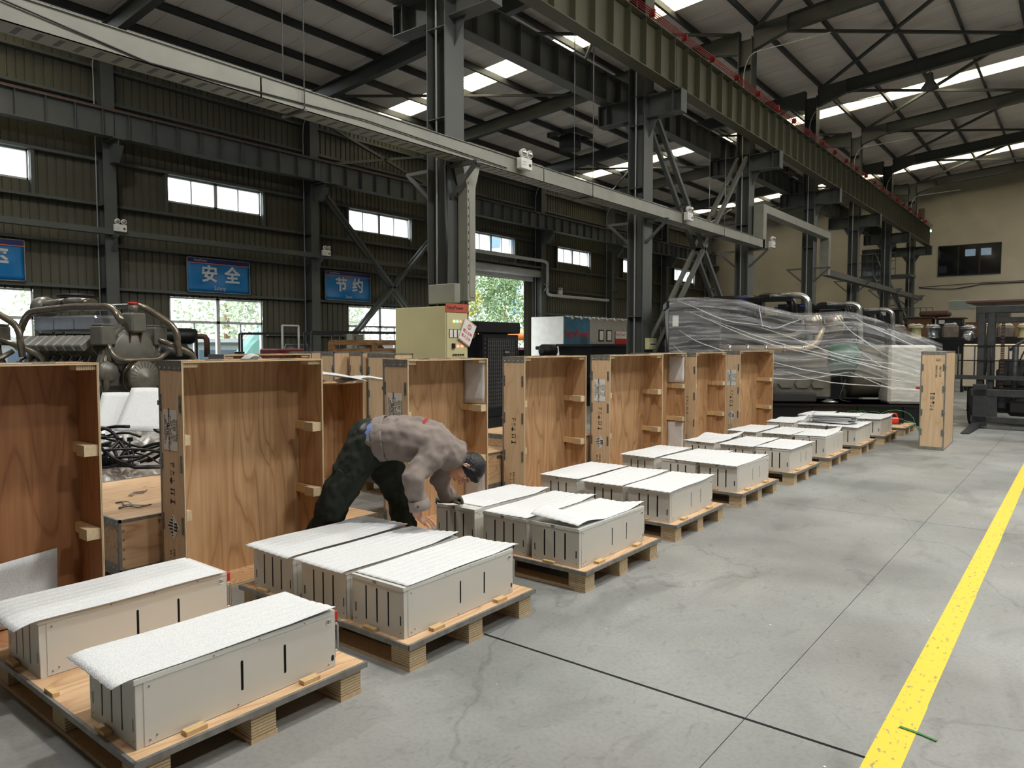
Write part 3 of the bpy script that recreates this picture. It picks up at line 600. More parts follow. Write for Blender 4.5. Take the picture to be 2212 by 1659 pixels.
MT['greenlamp'] = mat('green_signal_lamp', S(120, 255, 140), .4, emit=(.25, 1, .4, 1), es=9)
t = thing('signal_lamp', 'small glowing green signal lamp at the end of the crane girder', 'light', (-6.7, 44.0, 7.6)); B().lathe([(.02, -.06), (.05, -.04), (.05, .04), (.02, .06)], (0, 0, 0), n=12).build('lens', 'greenlamp', t); bx('bracket', 'black', -.03, .03, .05, .2, -.02, .02, t)
# ================================================================ PALLETS AND BATTERY MODULES
PY = [1.112, 2.396, 3.895, 5.37, 6.92, 8.41, 9.84, 11.295, 12.777, 14.234]
PXR = [-2.56, -2.535, -2.48, -2.56, -2.60, -2.56, -2.555, -2.52, -2.50, -2.47]
def pallet():
    t = thing('pallet', '', 'pallet', (0, 0, 0), 0, 'plywood pallets in the row')
    bx('deck', 'plytop', -1.46, 0, 0, 1.04, .118, .14, t)
    e = B(); h0, h1 = .117, .1405
    e.box(-1.465, .004, -.004, 0, h0, h1).box(-1.465, .004, 1.04, 1.044, h0, h1).box(0, .004, -.004, 1.044, h0, h1).box(-1.465, -1.461, 0, 1.04, h0, h1)
    e.box(-.012, .004, -.004, 1.044, h1, h1+.0012).box(-1.46, .004, -.004, .01, h1, h1+.0012); e.build('steel_edge', 'strip', t)
    blk = None
    for x in (-1.445, -.79, -.145):
        for y in (.02, .46, .905):
            if blk is None: blk = bx('block', 'edge', 0, .13, 0, .115, .018, .118, t, .0015); q = blk
            else: q = blk.copy(); COL.objects.link(q)
            q.location = (x, y, 0)
    for y in (.02, .46, .905): bx('bottom_board', 'plyout', -1.45, -.012, y-.002, y+.119, 0, .018, t)
    for x, y, a, c in ((-.062, .2, .038, .085), (-.062, .72, .038, .085), (-.35, .008, .09, .028), (-.84, .008, .09, .028), (-1.30, .008, .09, .028)):
        bx('chock', 'pine', x, x+a, y, y+c, .14, .158, t, .001)
    return t
p0 = pallet(); PL = []
for i in range(10):
    lb = 'plywood block pallet carrying three grey modules, %s from the near end' % NTH[i]
    if i == 0: lb = 'nearest plywood block pallet, carrying two grey modules with an empty middle space'
    if i == 9: lb = 'farthest plywood block pallet, holding only a red power tool and green strap'
    if i == 0: q = p0; q['label'] = lb
    else: q = dup(p0, None, None, lb)
    q.location = (PXR[i], PY[i], 0); q.rotation_euler.z = R([0, .6, 0, .4, -.4, 0, 0, .5, 0, 0][i]); PL.append(q)
for x, y, z in ((-.62, .3, 0), (-.75, .62, 0)): bx('chock', 'pine', x, x+.09, y, y+.028, .14, .158, PL[0], .001)
def module():
    t = thing('battery_module', '', 'battery module', (0, 0, 0), 0, 'grey battery modules on the pallets')
    w, L, h = .385, .88, .256
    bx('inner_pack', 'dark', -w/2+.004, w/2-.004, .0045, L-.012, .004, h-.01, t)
    sl = [(w*.066, h*.34, .010, .052), (w*.277, h*.50, .0135, .182), (w*.492, h*.50, .0135, .182), (w*.712, h*.50, .0135, .182), (w*.94, h*.34, .010, .052), (w*.066, h*.10, .007, .0085), (w*.94, h*.10, .007, .0085)]
    plate('end_panel', 'case', w, h, sl, .003, t, MX((-w/2, .0015, 0), (1, 0, 0), (0, 0, 1)))
    ss = [(.42, .48*h, .012, .126), (.62, .48*h, .012, .126), (.868, .16*h, .016, .03)]
    plate('side_panel', 'case', L-.03, h-.004, [(a-.03, b_, c, d) for a, b_, c, d in ss], .003, t, MX((w/2+.0005, .03, .002), (0, 1, 0), (0, 0, 1)))
    plate('side_panel', 'case', L-.03, h-.004, [(L-.03-a, b_, c, d) for a, b_, c, d in ss], .003, t, MX((-w/2-.0005, L, .002), (0, -1, 0), (0, 0, 1)))
    bx('corner_fold', 'case', w/2-.002, w/2, 0, .031, 0, h, t); bx('corner_fold', 'case', -w/2, -w/2+.002, 0, .031, 0, h, t)
    l = B().box(-w/2-.003, w/2+.003, -.003, L+.002, h, h+.004).box(w/2+.001, w/2+.0035, -.003, L, h-.015, h+.002).box(-w/2-.0035, -w/2-.001, -.003, L, h-.015, h+.002).box(-w/2-.003, w/2+.003, -.0045, -.0025, h-.016, h+.003)
    l.build('lid', 'lid', t)
    bx('lid_catch', 'strip', -.028, .0, -.006, -.004, h-.014, h+.002, t)
    s = B()
    for y, z in ((.05, h-.035), (.05, .02), (L-.035, h-.035), (L-.035, .02), (.3, h-.008), (.5, h-.008), (.72, h-.008), (.4, .012), (.075, .03)): s.cyl((w/2+.001, y, z), (w/2+.0045, y, z), .0036, 7)
    s.build('screws', 'strip', t)
    bx('front_panel', 'case', -w/2, w/2, L-.002, L+.004, 0, h, t)
    for sx in (-1, 1):
        hd = B().tube(rnd([(sx*(w/2-.012), L, .065), (sx*(w/2-.012), L+.028, .065), (sx*(w/2-.012), L+.028, .19), (sx*(w/2-.012), L, .19)], .012, 3), .006, 7).box(sx*(w/2-.012)-.012, sx*(w/2-.012)+.012, L+.002, L+.006, .04, .215); hd.build('handle', 'chrome', t)
    bx('plus_connector', 'red', .135, .178, L, L+.032, .2, .245, t, .002); bx('minus_connector', 'black', -.17, -.128, L, L+.04, .19, .235, t, .002)
    for z in (.03, .055): bx('data_socket', 'black', .12, .165, L, L+.018, z-.009, z+.009, t)
    bx('socket_cover', 'black', .1, .15, L, L+.02, .165, .185, t)
    B().lathe([(.0165, 0), (.0165, .0012)], (w/2+.0025, L-.03, h-.04), (1, 0, 0), 18).build('inspection_sticker', 'white', t)
    text('QC', .018, 'ink', t, MX((w/2+.0042, L-.03, h-.04), (0, 1, 0), (0, 0, 1)), 'sticker_print')
    return t
m0 = module(); first = True
XS = {'aisle-side': -.2700, 'middle': -.705, 'crate-side': -1.175}
def foam(i, s, dx, dy, rot, wd, ln, seed, fold=None, lift=0, sag=.0):
    rs = random.Random(seed); nx, ny = 49, 31; P = []
    ph = [rs.uniform(0, 6) for _ in range(4)]
    for a in range(nx):
        row = []; u = a/(nx-1); x = (u-.5)*wd
        for b_ in range(ny):
            v = b_/(ny-1); y = v*ln
            z = .0017*math.sin(u*wd/.056*6.283+.2*math.sin(v*5+ph[0]))+.0028*(1+math.sin(v*3.1+ph[1])*math.sin(u*3+ph[2]))
            yo = y+dy; over = max(0, -yo-.0, yo-.885); ox = max(0, abs(x+dx)-.196)
            z -= over*over*2.2+ox*ox*6; z += lift*max(0, v-.75)*max(0, u-.5)*2.0+.0015*math.sin(9*v+ph[3]); z += sag*math.sin(v*6.28+ph[1])**2
            z = max(z, .0006 if over == 0 and ox == 0 else -.05)
            if fold:
                fy, fh = fold; f_ = max(0, 1-abs(v-fy)/.28); z += fh*(math.sin(f_*math.pi/2)**2)*(.35+.65*(1-u))
            row.append((x, y, z))
        P.append(row)
    nm = B().grid(P).build('foam_sheet', 'foam', None, solid=.0022)
    pal = PL[i]; c, sn = math.cos(pal.rotation_euler.z), math.sin(pal.rotation_euler.z); lx = XS[s]+.0+dx; ly = .042+dy
    nm.location = (pal.location.x+lx*c-ly*sn, pal.location.y+lx*sn+ly*c, .14+.262+.0012+seed*.00001); nm.rotation_euler.z = R(rot)+pal.rotation_euler.z
    return tag(nm, 'white ribbed foam sheet on the %s battery module of the %s pallet' % (s, NTH[i]), 'foam sheet', 'foam sheets over the modules')
seed = 0
FO = {(0, 'aisle-side'): dict(dx=-.015, dy=-.075, rot=-1.2, ln=.955, wd=.41, lift=.05), (0, 'crate-side'): dict(dx=-.0, dy=-.1, rot=0, ln=.96, wd=.42),
      (1, 'aisle-side'): dict(dx=.004, dy=.018, rot=.8, ln=.93, wd=.39, lift=.06), (1, 'middle'): dict(dx=-.005, dy=-.045, rot=.4, ln=.93, wd=.42), (1, 'crate-side'): dict(dx=0, dy=-.05, rot=0, ln=.94, wd=.42),
      (2, 'aisle-side'): dict(dx=-.01, dy=.0, rot=0, ln=.9, wd=.385, fold=(.14, .075), lift=.12), (2, 'middle'): dict(dx=.0, dy=.0, rot=.5, ln=.92, wd=.4), (2, 'crate-side'): dict(dx=0, dy=.1, rot=-.5, ln=.84, wd=.39),
      (6, 'aisle-side'): dict(dx=-.01, dy=-.01, rot=1.5, ln=.9, wd=.42, lift=.25), (5, 'crate-side'): dict(dx=-.01, dy=-.02, rot=-2, ln=.93, wd=.42, lift=.25, fold=(.7, .04)), (7, 'crate-side'): dict(dx=0, dy=-.02, rot=2, ln=.93, wd=.42, lift=.2, sag=.012)}
for i in range(9):
    for s in ('aisle-side', 'middle', 'crate-side'):
        if i == 0 and s == 'middle': continue
        q = m0 if first else dup(m0); first = False; pal = PL[i]
        c, sn = math.cos(pal.rotation_euler.z), math.sin(pal.rotation_euler.z); lx, ly = XS[s], .042
        q.location = (pal.location.x+lx*c-ly*sn, pal.location.y+lx*sn+ly*c, .1405); q.rotation_euler.z = pal.rotation_euler.z+R((0, .3, -.3)[(i+len(s)) % 3] if i > 1 else 0)
        q['label'] = 'light grey metal battery module, %s one on the %s pallet' % (s, NTH[i]); seed += 1
        k = dict(dx=random.uniform(-.01, .01), dy=random.uniform(-.05, -.01), rot=random.uniform(-1.2, 1.2), ln=random.uniform(.91, .95), wd=.42, lift=random.choice((0, .05, .1)))
        k.update(FO.get((i, s), {})); foam(i, s, seed=seed, **k)
# loose foam offcuts stacked over the eighth and ninth pallets
rs = random.Random(3)
for k in range(6):
    P = []; w_, l_ = rs.uniform(.5, .72), rs.uniform(.3, .42); ph = rs.uniform(0, 6)
    for a in range(14):
        P.append([((a/13-.5)*w_, (b_/9-.5)*l_, .002*math.sin(a*.5+ph)*math.sin(b_*.6)+.002) for b_ in range(10)])
    o = B().grid(P).build('foam_offcut', 'foam', None, solid=.018); o.location = (-3.0+rs.uniform(-.05, .05), 11.72+rs.uniform(-.06, .06), .432+k*.0215); o.rotation_euler.z = R(rs.uniform(-14, 14))
    tag(o, 'white foam offcut in the stack on the eighth pallet, %s from its bottom' % ['first', 'second', 'third', 'fourth', 'fifth', 'sixth'][k], 'foam sheet', 'stacked foam offcuts')

# ================================================================ OPEN CRATES
L_, D_ = 1.06, .30
TX = {}
def ctext(key, *a, parent=None, M=None, **k):
    if key not in TX: TX[key] = text(*a, parent=parent, M=M, **k); return TX[key]
    o = bpy.data.objects.new(TX[key].name.split('.')[0], TX[key].data); COL.objects.link(o); o.parent = parent
    if M is not None: o.matrix_local = M
    return o
SY = {}
def symbols():
    """handling symbols, drawn lying on their side as on the crate: x up the crate"""
    g = B()
    def poly(p, y=0): g._add([(a, b_, 0) for a, b_ in p]+[(a, b_, .0006) for a, b_ in p], [tuple(range(len(p)))[::-1], tuple(range(len(p), 2*len(p)))]+[(i, (i+1) % len(p), (i+1) % len(p)+len(p), i+len(p)) for i in range(len(p))])
    r = lambda a, b_, c, d: poly([(a, c), (b_, c), (b_, d), (a, d)])
    # glass (x 0..), arrows, umbrella, hook/sun, stack limit
    poly([(-.018, .03), (.018, .03), (.004, .005), (.004, -.022), (-.004, -.022), (-.004, .005)]); r(-.014, .014, -.03, -.024)
    for q in (.052, .078): r(q-.0035, q+.0035, -.018, .012); poly([(q-.009, .012), (q+.009, .012), (q, .03)])
    r(.042, .088, -.03, -.025)
    poly([(.112, .004), (.158, .004), (.152, .018), (.143, .026), (.135, .029), (.127, .026), (.118, .018)]); r(.1335, .1365, -.026, .004); r(.1365, .143, -.026, -.021)
    for k in range(8):
        a = k*math.pi/4; c, s_ = math.cos(a), math.sin(a); poly([(.185+c*.010-s_*.0015, .012+s_*.010+c*.0015), (.185+c*.010+s_*.0015, .012+s_*.010-c*.0015), (.185+c*.018+s_*.0015, .012+s_*.018-c*.0015), (.185+c*.018-s_*.0015, .012+s_*.018+c*.0015)])
    poly([(.172, -.012), (.178, -.026), (.192, -.026), (.198, -.014), (.188, -.01), (.186, -.018), (.18, -.017)])
    poly([(.225, -.006), (.25, -.006), (.25, .0), (.244, .022), (.239, .022), (.243, .0), (.225, .0)]); r(.222, .254, -.02, -.016); r(.222, .254, -.03, -.026)
    return g
def open_crate(x, y, rz, H=1.48, label='', stick=True, diamond=True, mark=True, inner='plyin', foamside=None, loc_z=0, cleats=True, L=L_, D=D_, grp='open plywood crates standing on edge', mir=1):
    t = thing('open_crate', label, 'crate', (x, y, loc_z), rz, grp); th = .012
    bx('back_panel', inner, -D, -D+th, 0, L, 0, H, t); bx('side_panel', 'plyout', -D+th, -.003, 0, th, 0, H, t); bx('side_panel', inner, -D+th, -.003, L-th, L, 0, H, t)
    bx('top_panel', inner, -D+th, -.003, th, L-th, H-th, H, t); bx('bottom_panel', inner, -D+th, -.003, th, L-th, 0, th, t)
    bx('ply_edge', 'edgey', -.003, 0, 0, th, 0, H, t); bx('ply_edge', 'edgey', -.003, 0, L-th, L, 0, H, t)
    bx('ply_edge', 'edge', -.003, 0, th, L-th, H-th, H, t); bx('ply_edge', 'edge', -.003, 0, th, L-th, 0, th, t)
    # inside cleats
    if cleats:
        for z in (.52, 1.0):
            bx('cleat', 'edgex', -.12, -.012, L-th-.075, L-th, z-.032, z+.032, t, .001); bx('cleat', 'pine', -D+th, -.06, L-th-.03, L-th, z-.03, z+.03, t)
            bx('cleat', 'edgex', -.1, -.012, th, th+.04, z-.032, z+.032, t, .001)
        for yy in (th, L-th-.1): bx('cleat', 'edgey', -.11, -.015, yy, yy+.1, H-th-.03, H-th, t)
    # steel strip and rivets at the top, corner strips, clips
    s_ = B().box(-D-.002, -.004, -.0015, 0, H-.062, H+.0015).box(-D-.002, -.004, -.0015, .05, H, H+.002).box(-D-.002, -D+.018, -.0018, 0, 0, H).box(-D-.002, -D, -.0015, .025, 0, H).box(-D-.002, -.004, -.0015, 0, 0, .05)
    s_.box(-D, -D+.03, 0, L, H, H+.002); s_.build('steel_strip', 'strip', t)
    rv = B()
    for k in range(5):
        for z in (H-.045, .025): rv.lathe([(.0085, 0), (.006, .0035), (.001, .0045)], (-D+.028+k*(D-.055)/4, -.0015, z), (0, -1, 0), 8)
    rv.build('rivets', 'chrome', t)
    for z in (1.23, .85, .46, .12):
        for xx in (-D+.01, -.042):
            c = B().box(xx, xx+.024, -.003, 0, z-.055, z+.055).box(xx+.004, xx+.02, -.006, 0, z-.04, z-.005); 
            if xx < -.1: c.box(-D-.008, -D+.02, -.008, .01, z-.018, z+.012)
            for dz in (-.044, .044): c.lathe([(.006, 0), (.004, .003)], (xx+.012, -.003, z+dz), (0, -1, 0), 7)
            c.build('clip', 'steel', t)
    for yy in (.25, .5, .8): B().box(-D+.05, -D+.1, yy-.05, yy+.05, H, H+.004).box(-.08, -.03, yy-.05, yy+.05, H, H+.004).build('clip', 'steel', t)
    # print: columns read up the crate -> text x axis = +Z, text y axis = -X
    def MZ(xc, zc, yo=-.0022): return MX((xc, yo, zc), (0, 0, 1), (-1, 0, 0))
    if stick:
        st = bx('shipping_label', 'white', -D+.055, -.072, -.0022, -.0008, .93, 1.19, t); xc = -D/2-.005
        for k, (tx, sz, mt_) in enumerate((('Li-ion Battery Module', .021, 'ink'), ('HJESLFP-A1280', .021, 'ink'), ('UN 3480', .023, 'ink'), ('LITHIUM ION BATTERIES', .025, 'ink'), ('Nominal Energy: 14336 Wh', .0165, 'ink'), ('QTY    3 PCS', .021, 'ink'), ('N.W.   336 KGS', .021, 'ink'), ('G.W.   398 KGS', .021, 'ink'), ('MADE IN CHINA', .019, 'ink'))):
            ctext(('lab', k), tx, sz, mt_, parent=st, M=MZ(-D+.072+k*.019, 1.06, -.0024), name='label_line', off=.0006 if k in (2, 3) else 0)
    if mark:
        if 's' not in SY: SY['s'] = symbols().build('handling_marks', 'ink', t); q = SY['s']
        else: q = bpy.data.objects.new('handling_marks', SY['s'].data); COL.objects.link(q); q.parent = t
        q.matrix_local = MX((-D/2-.0, -.0002, .60), (0, 0, 1), (-1, 0, 0))
        ctext('n1', '398 / 5 / 24', .034, 'ink', parent=t, M=MZ(-D/2-.04, .2, -.0002), name='stencil_number'); ctext('n2', '200731PI 003', .034, 'ink', parent=t, M=MZ(-D/2+.005, .2, -.0002), name='stencil_number')
    if diamond:
        d = B(); a = .085; zc = .44; xc = -D/2
        d.prism([(xc-a*.9, zc), (xc, zc+a), (xc+a*.9, zc), (xc, zc-a)], -.0016, -.0006, 1); dd = d.build('hazard_diamond', 'white', t)
        g = B()
        for k in range(7):
            z = zc-.06+k*.02; w_ = (a-abs(z-zc))*.9-.008
            if w_ > .004: g.box(xc-w_, xc-.004, -.0026, -.0016, z-.005, z+.005)
        for k in range(3): g.box(xc+.012, xc+.042, -.0026, -.0016, zc-.028+k*.02, zc-.016+k*.02)
        g.box(xc+.042, xc+.048, -.0026, -.0016, zc-.03, zc+.026); g.box(xc+.052, xc+.062, -.0026, -.0016, zc-.005, zc+.005); g.build('hazard_stripes', 'ink', dd)
    for f in (foamside or []):
        z0, z1, k = f; P = []
        for a in range(9):
            P.append([(-D+.02+(D-.045)*b_/7, L-th-.008-.004*math.sin(a*1.3+b_), z0+(z1-z0)*a/8) for b_ in range(8)]) if k == 'r' else P.append([(-D+.025+.006*math.sin(a), .1+(L-.25)*b_/7, z0+(z1-z0)*a/8*(.8+.2*b_/7)) for b_ in range(8)])
        B().grid(P).build('foam_lining', 'foam', t, solid=.003)
    return t
open_crate(-4.40, .72, 0, 1.50, 'nearest open plywood crate, reddish inside, with white foam low against its back', False, False, False, 'plyred', [(.02, .42, 'b')])
open_crate(-4.40, 2.26, 0, 1.50, 'open plywood crate with swirling grain between the near crate and the man', inner='plyin')
open_crate(-4.45, 4.22, R(1.1), 1.475, 'open plywood crate behind the bending man, its label at his back', diamond=False, foamside=[(1.04, 1.46, 'r'), (.05, .45, 'r')])
open_crate(-4.45, 5.83, R(-3.4), 1.48, 'open plywood crate with handling marks but no paper label, facing the third pallet', False, False)
open_crate(-4.40, 7.42, R(-8.6), 1.48, 'open plywood crate with paper label and hazard diamond facing the fifth pallet')
open_crate(-4.62, 8.83, R(-2), 1.485, 'mostly hidden open crate with white foam lining its side, sixth in the row', False, False, False, foamside=[(1.05, 1.45, 'r'), (.03, .48, 'r')])
open_crate(-4.45, 9.94, R(-1.2), 1.485, 'open plywood crate, second from the far end of the standing row', False, False)
open_crate(-4.45, 11.64, R(-10.3), 1.50, 'last open plywood crate of the standing row, beside the film-wrapped generator')
# crates behind the row
open_crate(-6.0, 3.57, 0, 1.07, 'lower open crate lying on its long side behind the row, foam scraps on top', False, False, False, loc_z=.14, L=1.48, D=.34, cleats=False, grp=None)
bx('crate_rest', 'plyout', -6.33, -6.02, 3.6, 5.02, 0, .138).name = 'timber_bearer'; tag(bpy.data.objects['timber_bearer'], 'flat timber bearer under the lower open crate', 'timber')
open_crate(-6.95, 4.02, 0, 1.5, 'open crate standing far behind the man-side crate, only its top showing', False, False, False, grp=None)
def closed_crate(x, y, rz, label, dims=(.30, 1.06, 1.5), up=True, z0=0, marks=False, grp=None, grain='plyout'):
    """closed plywood box: dims = x depth, y width, z height; origin at its near -x -y corner"""
    a, b_, c = dims; t = thing('closed_crate', label, 'crate', (x, y, z0), rz, grp)
    bx('box_body', grain, .002, a-.002, .002, b_-.002, .002, c-.002, t)
    s_ = B(); w = .018
    for xx in (0, a):
        for yy in (0, b_): s_.box(min(xx, xx+(w if xx == 0 else -w)), max(xx, xx+(w if xx == 0 else -w)), yy-.001 if yy == 0 else yy-.001, yy+.001, 0, c); s_.box(xx-.001, xx+.001, min(yy, yy+(w if yy == 0 else -w)), max(yy, yy+(w if yy == 0 else -w)), 0, c)
        for zz in (0, c): s_.box(xx-.001, xx+.001, 0, b_, min(zz, zz+(w if zz == 0 else -w)), max(zz, zz+(w if zz == 0 else -w))); s_.box(min(xx, xx+(w if xx == 0 else -w)), max(xx, xx+(w if xx == 0 else -w)), 0, b_, zz-.001, zz+.001)
    for yy in (0, b_):
        for zz in (0, c): s_.box(0, a, yy-.001, yy+.001, min(zz, zz+(w if zz == 0 else -w)), max(zz, zz+(w if zz == 0 else -w))); s_.box(0, a, min(yy, yy+(w if yy == 0 else -w)), max(yy, yy+(w if yy == 0 else -w)), zz-.001, zz+.001)
    s_.box(0, a, -.0018, 0, 0, .05).box(0, a, -.0018, 0, c-.05, c)
    s_.build('steel_edging', 'strip', t); r = B()
    n = max(3, int(a/.06))
    for k in range(n):
        for zz in (.025, c-.025): r.lathe([(.008, 0), (.005, .004)], (.02+(a-.04)*k/(n-1), -.0018, zz), (0, -1, 0), 7)
    if not up:
        for k in range(int(c/.06)):
            r.lathe([(.008, 0), (.005, .004)], (a+.001, .03, .03+k*.06), (1, 0, 0), 7); r.lathe([(.008, 0), (.005, .004)], (a-.03, -.001, .03+k*.06), (0, -1, 0), 7)
    r.build('rivets', 'chrome', t)
    if up:
        for zz in (c*.18, c*.38, c*.62, c*.84):
            for xx in (.018, a-.04):
                q = B().box(xx, xx+.022, -.004, 0, zz-.05, zz+.05).box(xx-.004 if xx < .1 else xx, xx+.022 if xx < .1 else a+.006, -.009, 0, zz-.012, zz+.014); q.build('clip', 'steel', t)
    else:
        for yy in (b_*.3, b_*.7): bx('clip', 'steel', a, a+.006, yy-.06, yy+.06, c-.06, c-.035, t)
    return t
cc = closed_crate(-1.995, 12.60, R(1.5), 'tall closed plywood crate standing alone on the floor before the forklift', (.335, 1.2, 1.50))
q = bpy.data.objects.new('handling_marks', SY['s'].data); COL.objects.link(q); q.parent = cc; q.matrix_local = MX((.17, -.0006, .86), (0, 0, -1), (1, 0, 0))
ctext('n1', '', .03, 'ink', parent=cc, M=MX((.26, -.0004, 1.2), (0, 0, -1), (1, 0, 0))); ctext('n2', '', .03, 'ink', parent=cc, M=MX((.21, -.0004, 1.2), (0, 0, -1), (1, 0, 0)))
ctext('gc', 'GC', .05, 'ink', parent=cc, M=MX((.235, -.0004, 1.37), (1, 0, 0), (0, 0, 1)), name='stencil_number')
FL = [(-6.27, 2.03, .1415, 'packed flat crate with wire scraps on its lid, seen between the first two open crates'), (-6.27, 3.14, .1415, 'packed flat crate low behind the bending man'),
      (-6.27, 5.14, .1415, 'packed flat crate seen in the gap past the man'), (-6.27, 7.0, .1415, 'packed flat crate seen in the gap before the hazard-label crate')]
for x, y, z, lb in FL:
    if y == 3.14: closed_crate(x+.0, y, 0, lb, (1.47, .42, .34), False, z, grain='plytop')
    else: closed_crate(x, y, 0, lb, (1.47, 1.04, .34), False, z, grain='plytop')
    pd = dup(p0, (x+1.47, y, 0), 0, 'plywood pallet under the '+lb.split(' seen')[0].split(' low')[0].replace('packed ', '')+(', gap past the man' if y == 5.14 else ', gap before the hazard label' if y == 7.0 else ''))
    for c in list(pd.children):
        if c.name.startswith('chock'): bpy.data.objects.remove(c)
for k, (x, y, rz, dims, lb) in enumerate([(-9.35, 6.45, .05, (.5, .3, 1.5), 'half hidden beside the curled foam'), (-8.66, 6.5, 0, (.3, .6, 1.5), 'with two steel clips at its top corners'), (-8.27, 6.7, 0, (.28, .6, 1.5), 'with stencil numbers, beside a dark gap'), (-7.93, 6.75, 0, (.55, .35, 1.48), 'pale one beside the switch cabinet')]):
    closed_crate(x, y, rz, 'tall closed crate in the rear group, '+lb, dims, grp='closed crates of the rear group')
# ================================================================ THE WORKER
def sphere(b, c, r, n=12, sc=(1, 1, 1)):
    c = Vector(c); m = n//2; vs = []; fs = []
    for i in range(m+1):
        t = math.pi*i/m
        for k in range(n): vs.append(c+Vector((math.sin(t)*math.cos(2*math.pi*k/n)*r*sc[0], math.sin(t)*math.sin(2*math.pi*k/n)*r*sc[1], math.cos(t)*r*sc[2])))
    for i in range(m):
        for k in range(n): fs.append((i*n+k, (i+1)*n+k, (i+1)*n+(k+1) % n, i*n+(k+1) % n))
    b._add(vs, fs, True); return b
def limb(b, pts, rr, n=12):
    b.tube(pts, rr, n)
    for p, r in zip(pts, rr): sphere(b, p, r, n)
    return b
def smoothmesh(o, vox, it=6, disp=0, dsc=.08, fac=.5):
    r = o.modifiers.new('remesh', 'REMESH'); r.mode = 'VOXEL'; r.voxel_size = vox; r.use_smooth_shade = True
    s = o.modifiers.new('smooth', 'SMOOTH'); s.iterations = it; s.factor = fac
    if disp:
        tx = bpy.data.textures.new('folds', 'CLOUDS'); tx.noise_scale = dsc; tx.noise_depth = 1; tx.cloud_type = 'GRAYSCALE'; tx.intensity = 1; tx.contrast = 1.6
        d = o.modifiers.new('folds', 'DISPLACE'); d.texture = tx; d.strength = disp; d.mid_level = .5; d.texture_coords = 'LOCAL'
        s = o.modifiers.new('smooth2', 'SMOOTH'); s.iterations = 2
    return o
man = thing('person', 'man in grey work jacket and dark green trousers bending over the grey modules', 'person', (-4.05, 3.35, 0))
def rel(b): b.v = [(x+4.05, y-3.35, z) for x, y, z in b.v]; return b
lat = Vector((.62, -.784, 0)); V = Vector
pel, mid, chest, nb, neck = V((-3.90, 3.33, .945)), V((-3.67, 3.437, .965)), V((-3.50, 3.535, .925)), V((-3.385, 3.62, .85)), V((-3.335, 3.645, .80))
hem = V((-3.80, 3.365, .955))
shR, elR, cuR, wrR = V((-3.36, 3.43, .90)), V((-3.345, 3.215, .745)), V((-3.325, 3.24, .60)), V((-3.338, 3.238, .52))
shL, elL, cuL, wrL = V((-3.50, 3.75, .82)), V((-3.645, 3.75, .62)), V((-3.645, 3.82, .53)), V((-3.65, 3.86, .485))
# jacket
b = B()
for s_, k in ((1, 1), (-1, 1), (0, 1.06)):
    limb(b, [hem+lat*s_*.085, mid+lat*s_*.085, chest+lat*s_*.10, nb+lat*s_*.06], [.138*k, .145*k, .142*k, .105*k])
limb(b, [chest+lat*.12+V((.05, .03, -.02)), shR, shR.lerp(elR, .5)+V((-.01, 0, .005)), elR, elR.lerp(cuR, .5), cuR], [.1, .095, .083, .076, .068, .062])
limb(b, [chest-lat*.1, shL, shL.lerp(elL, .5), elL, cuL], [.1, .095, .08, .07, .058])
jk = rel(b).build('jacket', 'jacket', man); smoothmesh(jk, .009, 5, .032, .1)
# collar, cuffs, hem band, pocket flap
c = B(); ax = (neck-nb).normalized(); c.lathe([(.062, -.03), (.082, -.02), (.078, .035), (.066, .04), (.06, .0)], nb+ax*.065, ax, 20); rel(c).build('collar', 'jacket', man)
for nm, p, q, r_ in (('cuff', elR, cuR, .066), ('cuff', elL, cuL, .06)):
    ax = (q-p).normalized(); c = B().lathe([(r_-.012, -.01), (r_, -.012), (r_+.006, .05), (r_+.002, .055), (r_-.012, .05)], q, ax, 18); cu = rel(c).build(nm, 'jacket', man)
    k = V(q)+ax*.02+lat*(r_+.005); B().lathe([(.007, 0), (.005, .003)], (k.x+4.05, k.y-3.35, k.z), lat, 10).build('button', 'black', cu)
ax = (pel-hem).normalized(); c = B()
nn = ax.cross(lat).normalized(); P = []
for j in range(41):
    a = 2*math.pi*j/40; row = []
    for i in range(7):
        q = hem+ax*(-.035+.014*i)+lat*math.cos(a)*(.232+.004*math.sin(a*7))+nn*math.sin(a)*(.151+.005*math.sin(a*5+i*.4)); row.append((q.x+4.05, q.y-3.35, q.z))
    P.append(row)
B().grid(P).build('jacket_hem', 'jacket', man, solid=.007)
bk = V((-3.52, 3.52, 1.088)); tx = text('VeryPower', .042, 'inkred', man, MX((bk.x+4.05-.02, bk.y-3.35, bk.z), tuple(lat*-1), (-.72, -.55, .25)), 'back_lettering', off=.0008); sw = tx.modifiers.new('cling', 'SHRINKWRAP'); sw.target = jk; sw.wrap_method = 'NEAREST_SURFACEPOINT'; sw.wrap_mode = 'ABOVE_SURFACE'; sw.offset = .002
pt = B().box(-.035, .035, -.028, .028, 0, .002); pa = pt.build('arm_badge', 'navy', man); pa.matrix_local = MX((-3.36+4.05, 3.30-3.35, .80), (.3, .9, -.3), (.2, .1, .9)); sw = pa.modifiers.new('cling', 'SHRINKWRAP'); sw.target = jk; sw.wrap_mode = 'ABOVE_SURFACE'; sw.offset = .003
